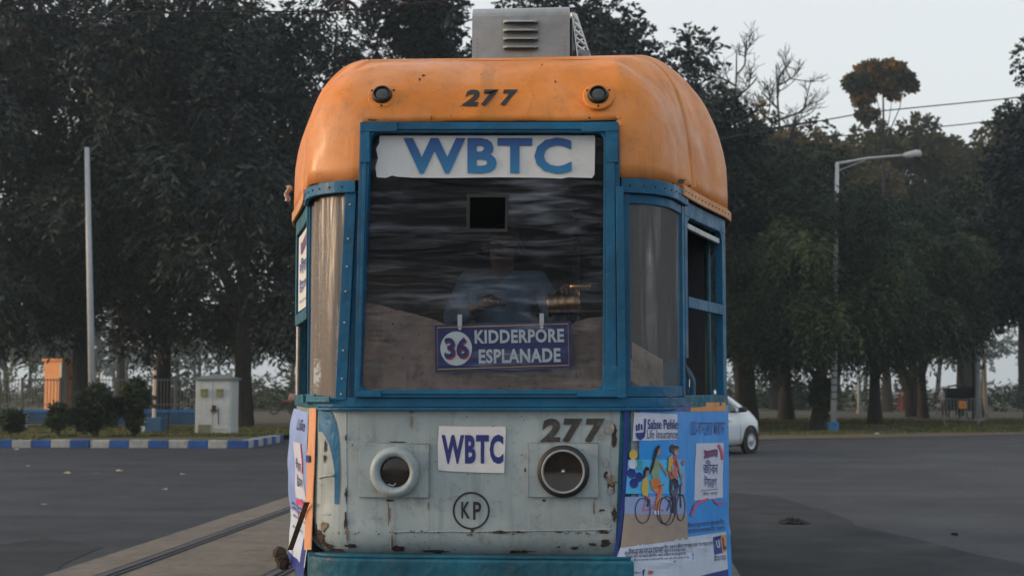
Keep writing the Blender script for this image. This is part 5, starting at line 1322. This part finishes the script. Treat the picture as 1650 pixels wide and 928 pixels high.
# barrier
M['barrier'] = paint('dull_barrier_metal', (.20,.21,.21), .5, .2, (.12,.08,.06), .8)
bb = G(1500, 680, 0); BY = 66.5; X0, X1 = PX(1497,BY), PX(1570,BY)
bar = empty('crowd_barrier', ((X0+X1)/2, BY, 0), 'silver metal crowd barrier with a small orange plate on the right verge', 'barrier')
mb = MB(); zt1, zb1 = 1.22, .26
mb.tube([(X0,BY,zb1),(X0,BY,zt1),(X1,BY,zt1),(X1,BY,zb1),(X0,BY,zb1)], .03, 8); mb.build('frame', M['barrier'], bar)
for k in range(1, 14):
    x = X0+(X1-X0)*k/14; mb = MB(); mb.tube([(x,BY,zb1),(x,BY,zt1)], .016, 6); mb.build('bar', M['barrier'], bar)
for x in (X0+.3, X1-.3): mb = MB(); mb.tube([(x,BY-.3,0),(x,BY,zb1),(x,BY+.3,0)], .025, 6); mb.build('foot', M['barrier'], bar)
mb = MB(); x = PX(1536,BY); mb.box((x-.17, BY-.06, .78), (x+.17, BY-.035, 1.12)); sgp = mb.build('warning_plate', plain('orange_plate', (.55,.20,.03), .5, 0, .15), bar)
mb = MB(); put_line(mb, [(x-.08, .88), (x+.08, .88), (x, 1.04)], .03, lambda a, b: Vector((a, BY-.063, b)), 0, True); mb.build('plate_mark', M['black'], sgp)
# dark cart behind
KY = 76; X0, X1 = PX(1514,KY), PX(1560,KY)
cart = empty('vendor_cart', ((X0+X1)/2, KY, 0), 'dark covered vendor cart behind the metal barrier', 'cart')
mb = MB(); mb.box((X0, KY, .55), (X1, KY+.9, 1.0)); mb.build('tray', M['dark'], cart, bevel=.02)
mb = MB(); mb.box((X0+.04, KY+.25, 1.0), (X1-.04, KY+.9, 1.72)); mb.build('case', M['dark'], cart)
mb = MB(); mb.grid(lambda u, v: Vector((X0-.08+(X1-X0+.16)*u, KY-.05+1.05*v, 1.76+.16*math.sin(math.pi*u)*(.5+.5*math.sin(math.pi*v)))), 10, 4); mb.build('canopy', plain('grey_tarp', (.10,.10,.10), .8, 0, .2), cart, solid=.02)
for x in (X0+.3, X1-.3): mb = MB(); mb.lathe((x, KY-.06, .33), (0,1,0), [(.27,0),(.33,0),(.33,.05),(.27,.05)], 18); mb.build('wheel', M['rubber'], cart)
for x in (X0+.05, X1-.05): mb = MB(); mb.tube([(x,KY+.05,.9),(x,KY+.05,1.78)], .025, 6); mb.build('canopy_post', M['dark'], cart)
m, nt, N_, L_2, b = newmat('striped_shirt'); wv = N_.new('ShaderNodeTexWave'); wv.bands_direction = 'Z'; wv.inputs['Scale'].default_value = 3.2
L_2.new(objvec(nt), wv.inputs[0]); L_2.new(ramp(nt, wv.outputs[0], .45, .55, (.03,.05,.16,1), (.4,.42,.45,1)), b.inputs['Base Color']); M['stripes'] = m
person((PX(1508,86), 86, 0), 2.8, 'person in a blue and white striped shirt standing beside the dark cart', M['stripes'], M['cloth_dark'], 1.74)
person((PX(1440,108), 108, 0), 1.2, 'person in a rust red sari walking past the forked trunk', None, None, 1.6, robe=plain('rust_sari', (.30,.045,.02), .8, 0, .2), pose='walk')

# white hatchback, nose to the right and away
CYX = G(1203, 730, 0); 
car = empty('parked_car', (0,0,0), 'white hatchback car half hidden behind the right side of the tram', 'car'); OFF[car.name] = Vector((0,0,0))
M['carwhite'] = plain('white_car_paint', (.62,.68,.74), .25, 0, .04, 6); M['carwhite'].node_tree.nodes['Principled BSDF'].inputs['Coat Weight'].default_value = .6
st = [(-3.02,.45,.75,.80,.62),(-2.95,.30,.95,1.05,.74),(-2.75,.22,.98,1.38,.80),(-2.3,.20,.97,1.47,.82),(-1.6,.18,.95,1.50,.83),(-1.0,.18,.97,1.53,.83),(-.55,.18,.99,1.36,.83),(-.30,.19,1.01,1.16,.825),(.15,.21,.93,1.0,.81),(.45,.24,.80,.86,.77),(.62,.28,.66,.72,.68),(.70,.34,.54,.58,.52)]
def carsec(x, zb, zbelt, zt_, w):
    tw = w*.98 if zt_-zbelt < .2 else w*.98-.22*min(1, (zt_-zbelt)/.5)
    r = [(0,zb),(.75*w,zb),(.95*w,zb+.06),(w,zb+.22),(w,(zb+zbelt)/2+.08),(w*.985,zbelt-.03),(w*.96,zbelt)]
    r += [(tw+.01,zt_-.06) if zt_-zbelt > .2 else (w*.93,(zbelt+zt_)/2), (tw*.93,zt_-.012), (tw*.6,zt_+.012), (0,zt_+.02)]
    return [(x, -y, z) for y, z in r] + [(x, y, z) for y, z in r[::-1][1:]]
mb = MB(); secs = [carsec(*s) for s in st]; n = len(secs[0]); vs = [p for s in secs for p in s]; fs = []
for i in range(len(secs)-1):
    for k in range(n-1): a = i*n+k; fs.append((a, a+n, a+n+1, a+1))
fs += [tuple(range(n)), tuple((len(secs)-1)*n+k for k in range(n-1, -1, -1))]
mb.add(vs, fs); cb = mb.build('body', M['carwhite'], car, smooth=True)
def between(i, j, k0, k1, a, b, c, d, out=.006):   # patch on body loft between stations i..j, ring pts k0..k1
    pass
def sidewin(pts, sgn, off=.012):    # pts in (x,z); y found from section slope
    out = []
    for x, z in pts:
        zb_, zt2, w_ = [np.interp(x, [s[0] for s in st], [s[c] for s in st]) for c in (2,3,4)]
        tw = w_*.98-.22*min(1, max(0, (zt2-zb_)/.5)); u = min(1, max(0, (z-zb_)/max(.05, (zt2-.06-zb_)))); y = w_*.96*(1-u)+(tw+.01)*u
        out.append((x, sgn*(y+off), z))
    return out
for sgn in (-1, 1):
    for pts in ([(-1.55,.98),(-.62,.99),(-.60,1.10),(-1.02,1.38),(-1.55,1.41)], [(-2.55,1.02),(-1.62,.97),(-1.62,1.40),(-2.3,1.38),(-2.5,1.25)]):
        mb = MB(); mb.poly(sidewin(pts, sgn)); mb.build('side_window', M['glassdark'], car)
    mb = MB(); mb.tube([(x, y, z) for x, y, z in sidewin([(-.42,1.06),(-.98,1.43),(-1.5,1.45),(-2.3,1.42)], sgn, .014)], .014, 6); mb.build('window_trim', M['carwhite'], car)
    mb = MB(); mb.obox((-.58, sgn*.95, 1.06), (.07,0,0), (0,.09,0), (0,0,.06)); mb.build('mirror', M['black'], car, bevel=.03)
    mb = MB(); mb.obox((-.58, sgn*.86, 1.01), (.03,0,0), (0,.05,0), (0,0,.02)); mb.build('mirror_arm', M['black'], car)
    for x in (0, -2.4):
        mb = MB(); mb.lathe((x, sgn*.80, .315), (0,sgn,0), [(.365,-.05),(.365,.036),(.30,.036),(.30,-.05)], 32); mb.build('wheel_arch', M['rubber'], car)
        mb = MB(); mb.lathe((x, sgn*.66, .30), (0,sgn,0), [(0,0),(.26,0),(.30,.03),(.305,.10),(.30,.16),(.26,.185),(.20,.185)], 32); wh = mb.build('wheel', M['rubber'], car, smooth=True)
        mb = MB(); mb.lathe((x, sgn*.66, .30), (0,sgn,0), [(.205,.185),(.195,.165),(.12,.17),(.07,.18),(.05,.20),(0,.20)], 28); mb.build('rim', plain('grey_hubcap', (.40,.43,.46), .35, .4), wh, smooth=True)
    mb = MB(); mb.poly(sidewin([(.20,.80),(.50,.70),(.56,.60),(.35,.66)], sgn, .01)); mb.build('headlight', M['chrome'], car)
    mb = MB(); mb.obox((-1.02, sgn*.835, .80), (.09,0,0), (0,.012,0), (0,0,.016)); mb.build('door_handle', M['carwhite'], car)
    mb = MB(); mb.tube([(-.50, sgn*.828, .30), (-.48, sgn*.832, .6), (-.55, sgn*.812, .9)], .006, 4); mb.tube([(-1.58, sgn*.828, .30), (-1.58, sgn*.832, .6), (-1.58, sgn*.812, .9)], .006, 4); mb.build('door_gap', M['black'], car)
mb = MB(); mb.add([(-.33,-.66,1.20),(-.33,.66,1.20),(-.95,.52,1.545),(-.95,-.52,1.545)], [(0,1,2,3)]); mb.build('windscreen', M['glassdark'], car)
mb = MB(); mb.box((-2.95,-.72,.19),(.5,.72,.30)); mb.build('underbody', M['rubber'], car)
CA = R(55); wy = -.82
car.scale = (1.07,)*3
fx = CYX.x+.06; fy_ = CYX.y
car.rotation_euler = (0,0,CA); car.location = (fx - (math.cos(CA)*0 - math.sin(CA)*wy), fy_ - (math.sin(CA)*0 + math.cos(CA)*wy), 0)

# ------------------------------------------------------------------ overhead wires
def wire(pts, r, label, extra=None):
    root = empty('overhead_wire', pts[0], label, 'wire'); mb = MB(); mb.tube(pts, r, 6); mb.build('cable', M['wire'], root); return root
wy_ = 12.0
Wp = lambda x, y, Y=wy_: W(x, y, Y)
sp = wire([Wp(-200,27), Wp(0,25), Wp(240,21), Wp(485,19)], .006, 'span wire with insulators and a pulley ring crossing the top left above the trees')
mb = MB(); mb.tube([Wp(490,19), Wp(531,18)], .006, 6); mb.tube([Wp(576,15), Wp(640,9), Wp(790,-4), Wp(1000,-22)], .006, 6); mb.build('cable', M['wire'], sp)
for a, b in (((485,19.5),(497,18.5)), ((641,9.5),(657,7))):
    mb = MB(); A_, B_ = Wp(*a), Wp(*b); mb.tube([A_, A_.lerp(B_, .15), A_.lerp(B_, .5), A_.lerp(B_, .85), B_], [.010,.022,.026,.022,.010], 10); mb.build('insulator', M['black'], sp, smooth=True)
mb = MB(); cc_ = (553, 19)
mb.tube([Wp(cc_[0]+22*math.cos(R(a)), cc_[1]-17*math.sin(R(a))) for a in range(0, 181, 15)], .016, 8); mb.tube([Wp(531,18), Wp(576,15)], .008, 6); mb.tube([Wp(556,2), Wp(556,22)], .02, 8); mb.build('hanger_ring', M['wire'], sp)
mb = MB(); mb.tube([Wp(556,14), W(600,58,14), W(640,95,16)], .006, 6); mb.build('stay_wire', M['wire'], sp)
wire([W(1150,226,56), W(1400,181,60), W(1606,161,62), W(1800,140,64)], .028, 'upper of two thin wires crossing the sky at right')
wire([W(1120,236,66), W(1400,216,68), W(1560,200,70), W(1800,168,72)], .028, 'lower of two thin wires crossing the tree tops at right')

# ------------------------------------------------------------------ litter
def scrap(px, py, w, label, col, h=.03, name='litter_scrap', rot=0):
    c = G(px, py, .002 if px > 460 or py < 820 else .052); mb = MB(); q = random.Random(int(px*7+py))
    ph = q.uniform(0, 50)
    mb.grid(lambda u, v: c+Vector(((u-.5)*w+.02*math.sin(v*5+ph), (v-.5)*w*.8+.02*math.sin(u*6+ph), .004+h*(1-(2*u-1)**2*.7)*(1-(2*v-1)**2*.7)*(.35+1.3*abs(noise.noise(Vector((u*6+ph, v*5, 0))))))), 14, 9)
    o = mb.build(name, col, None, origin=c, solid=.002); setp(o, label, 'litter')
tan_ = plain('dry_leaf_tan', (.34,.28,.20), .9, 0, .2); drk = plain('dark_rag', (.006,.010,.012), .9, 0, .3)
scrap(108,763,.16,'pale crumpled scrap, the largest on the left road near the kerb',tan_,.045)
scrap(192,759,.13,'small tan scrap with a dark end, second on the left road',tan_,.04)
scrap(294,764,.10,'small tan leaf lying left of the tram on the asphalt',tan_,.02)
scrap(45,751,.08,'tiny pale scrap close to the left edge of the picture',tan_,.02)
scrap(266,789,.06,'tiny pebble like scrap in the middle of the left road',tan_,.03)
scrap(71,813,.06,'tiny pale fleck low on the left road',tan_,.02)
scrap(27,724,.10,'white scrap against the painted kerb at far left',M['whitepaint'],.04)
scrap(1280,843,.34,'crumpled dark cloth lying on the road right of the tram',drk,.085,'dark_rag')
scrap(1538,863,.05,'small dark stone alone on the right road',drk,.04,'stone')
scrap(1413,699,.14,'white scrap of paper at the edge of the right verge',M['whitepaint'],.05)
# short worn marks on the asphalt
mb = MB(); q = random.Random(3)
for k in range(26):
    side = k % 2; x, y = (q.uniform(-11,-5.6), q.uniform(14,30)) if side else (q.uniform(1.6,12), q.uniform(14,38)); w_ = q.uniform(.04,.16); h_2 = q.uniform(.01,.03)
    pts_ = [(x+w_*math.cos(a)*q.uniform(.7,1.1), y+h_2*4*math.sin(a)*q.uniform(.7,1.1), .004) for a in np.linspace(0, 5.8, 10)]; mb.poly(pts_, 0)
o = mb.build('road_scuffs', plain('pale_asphalt_scuff', (.085,.083,.08), .8, 0, .2)); o['kind'] = 'stuff'

# ------------------------------------------------------------------ haze
m = bpy.data.materials.new('air_haze'); m.use_nodes = True; nt = m.node_tree; nt.nodes.clear()
out = nt.nodes.new('ShaderNodeOutputMaterial'); pv = nt.nodes.new('ShaderNodeVolumePrincipled')
pv.inputs['Color'].default_value = (.72,.88,1,1); pv.inputs['Density'].default_value = .0006; pv.inputs['Anisotropy'].default_value = .3
nt.links.new(pv.outputs[0], out.inputs['Volume'])
mb = MB(); mb.box((-1510,-310,-1.02),(1510,1810,60)); hz = mb.build('haze', m); hz['kind'] = 'stuff'
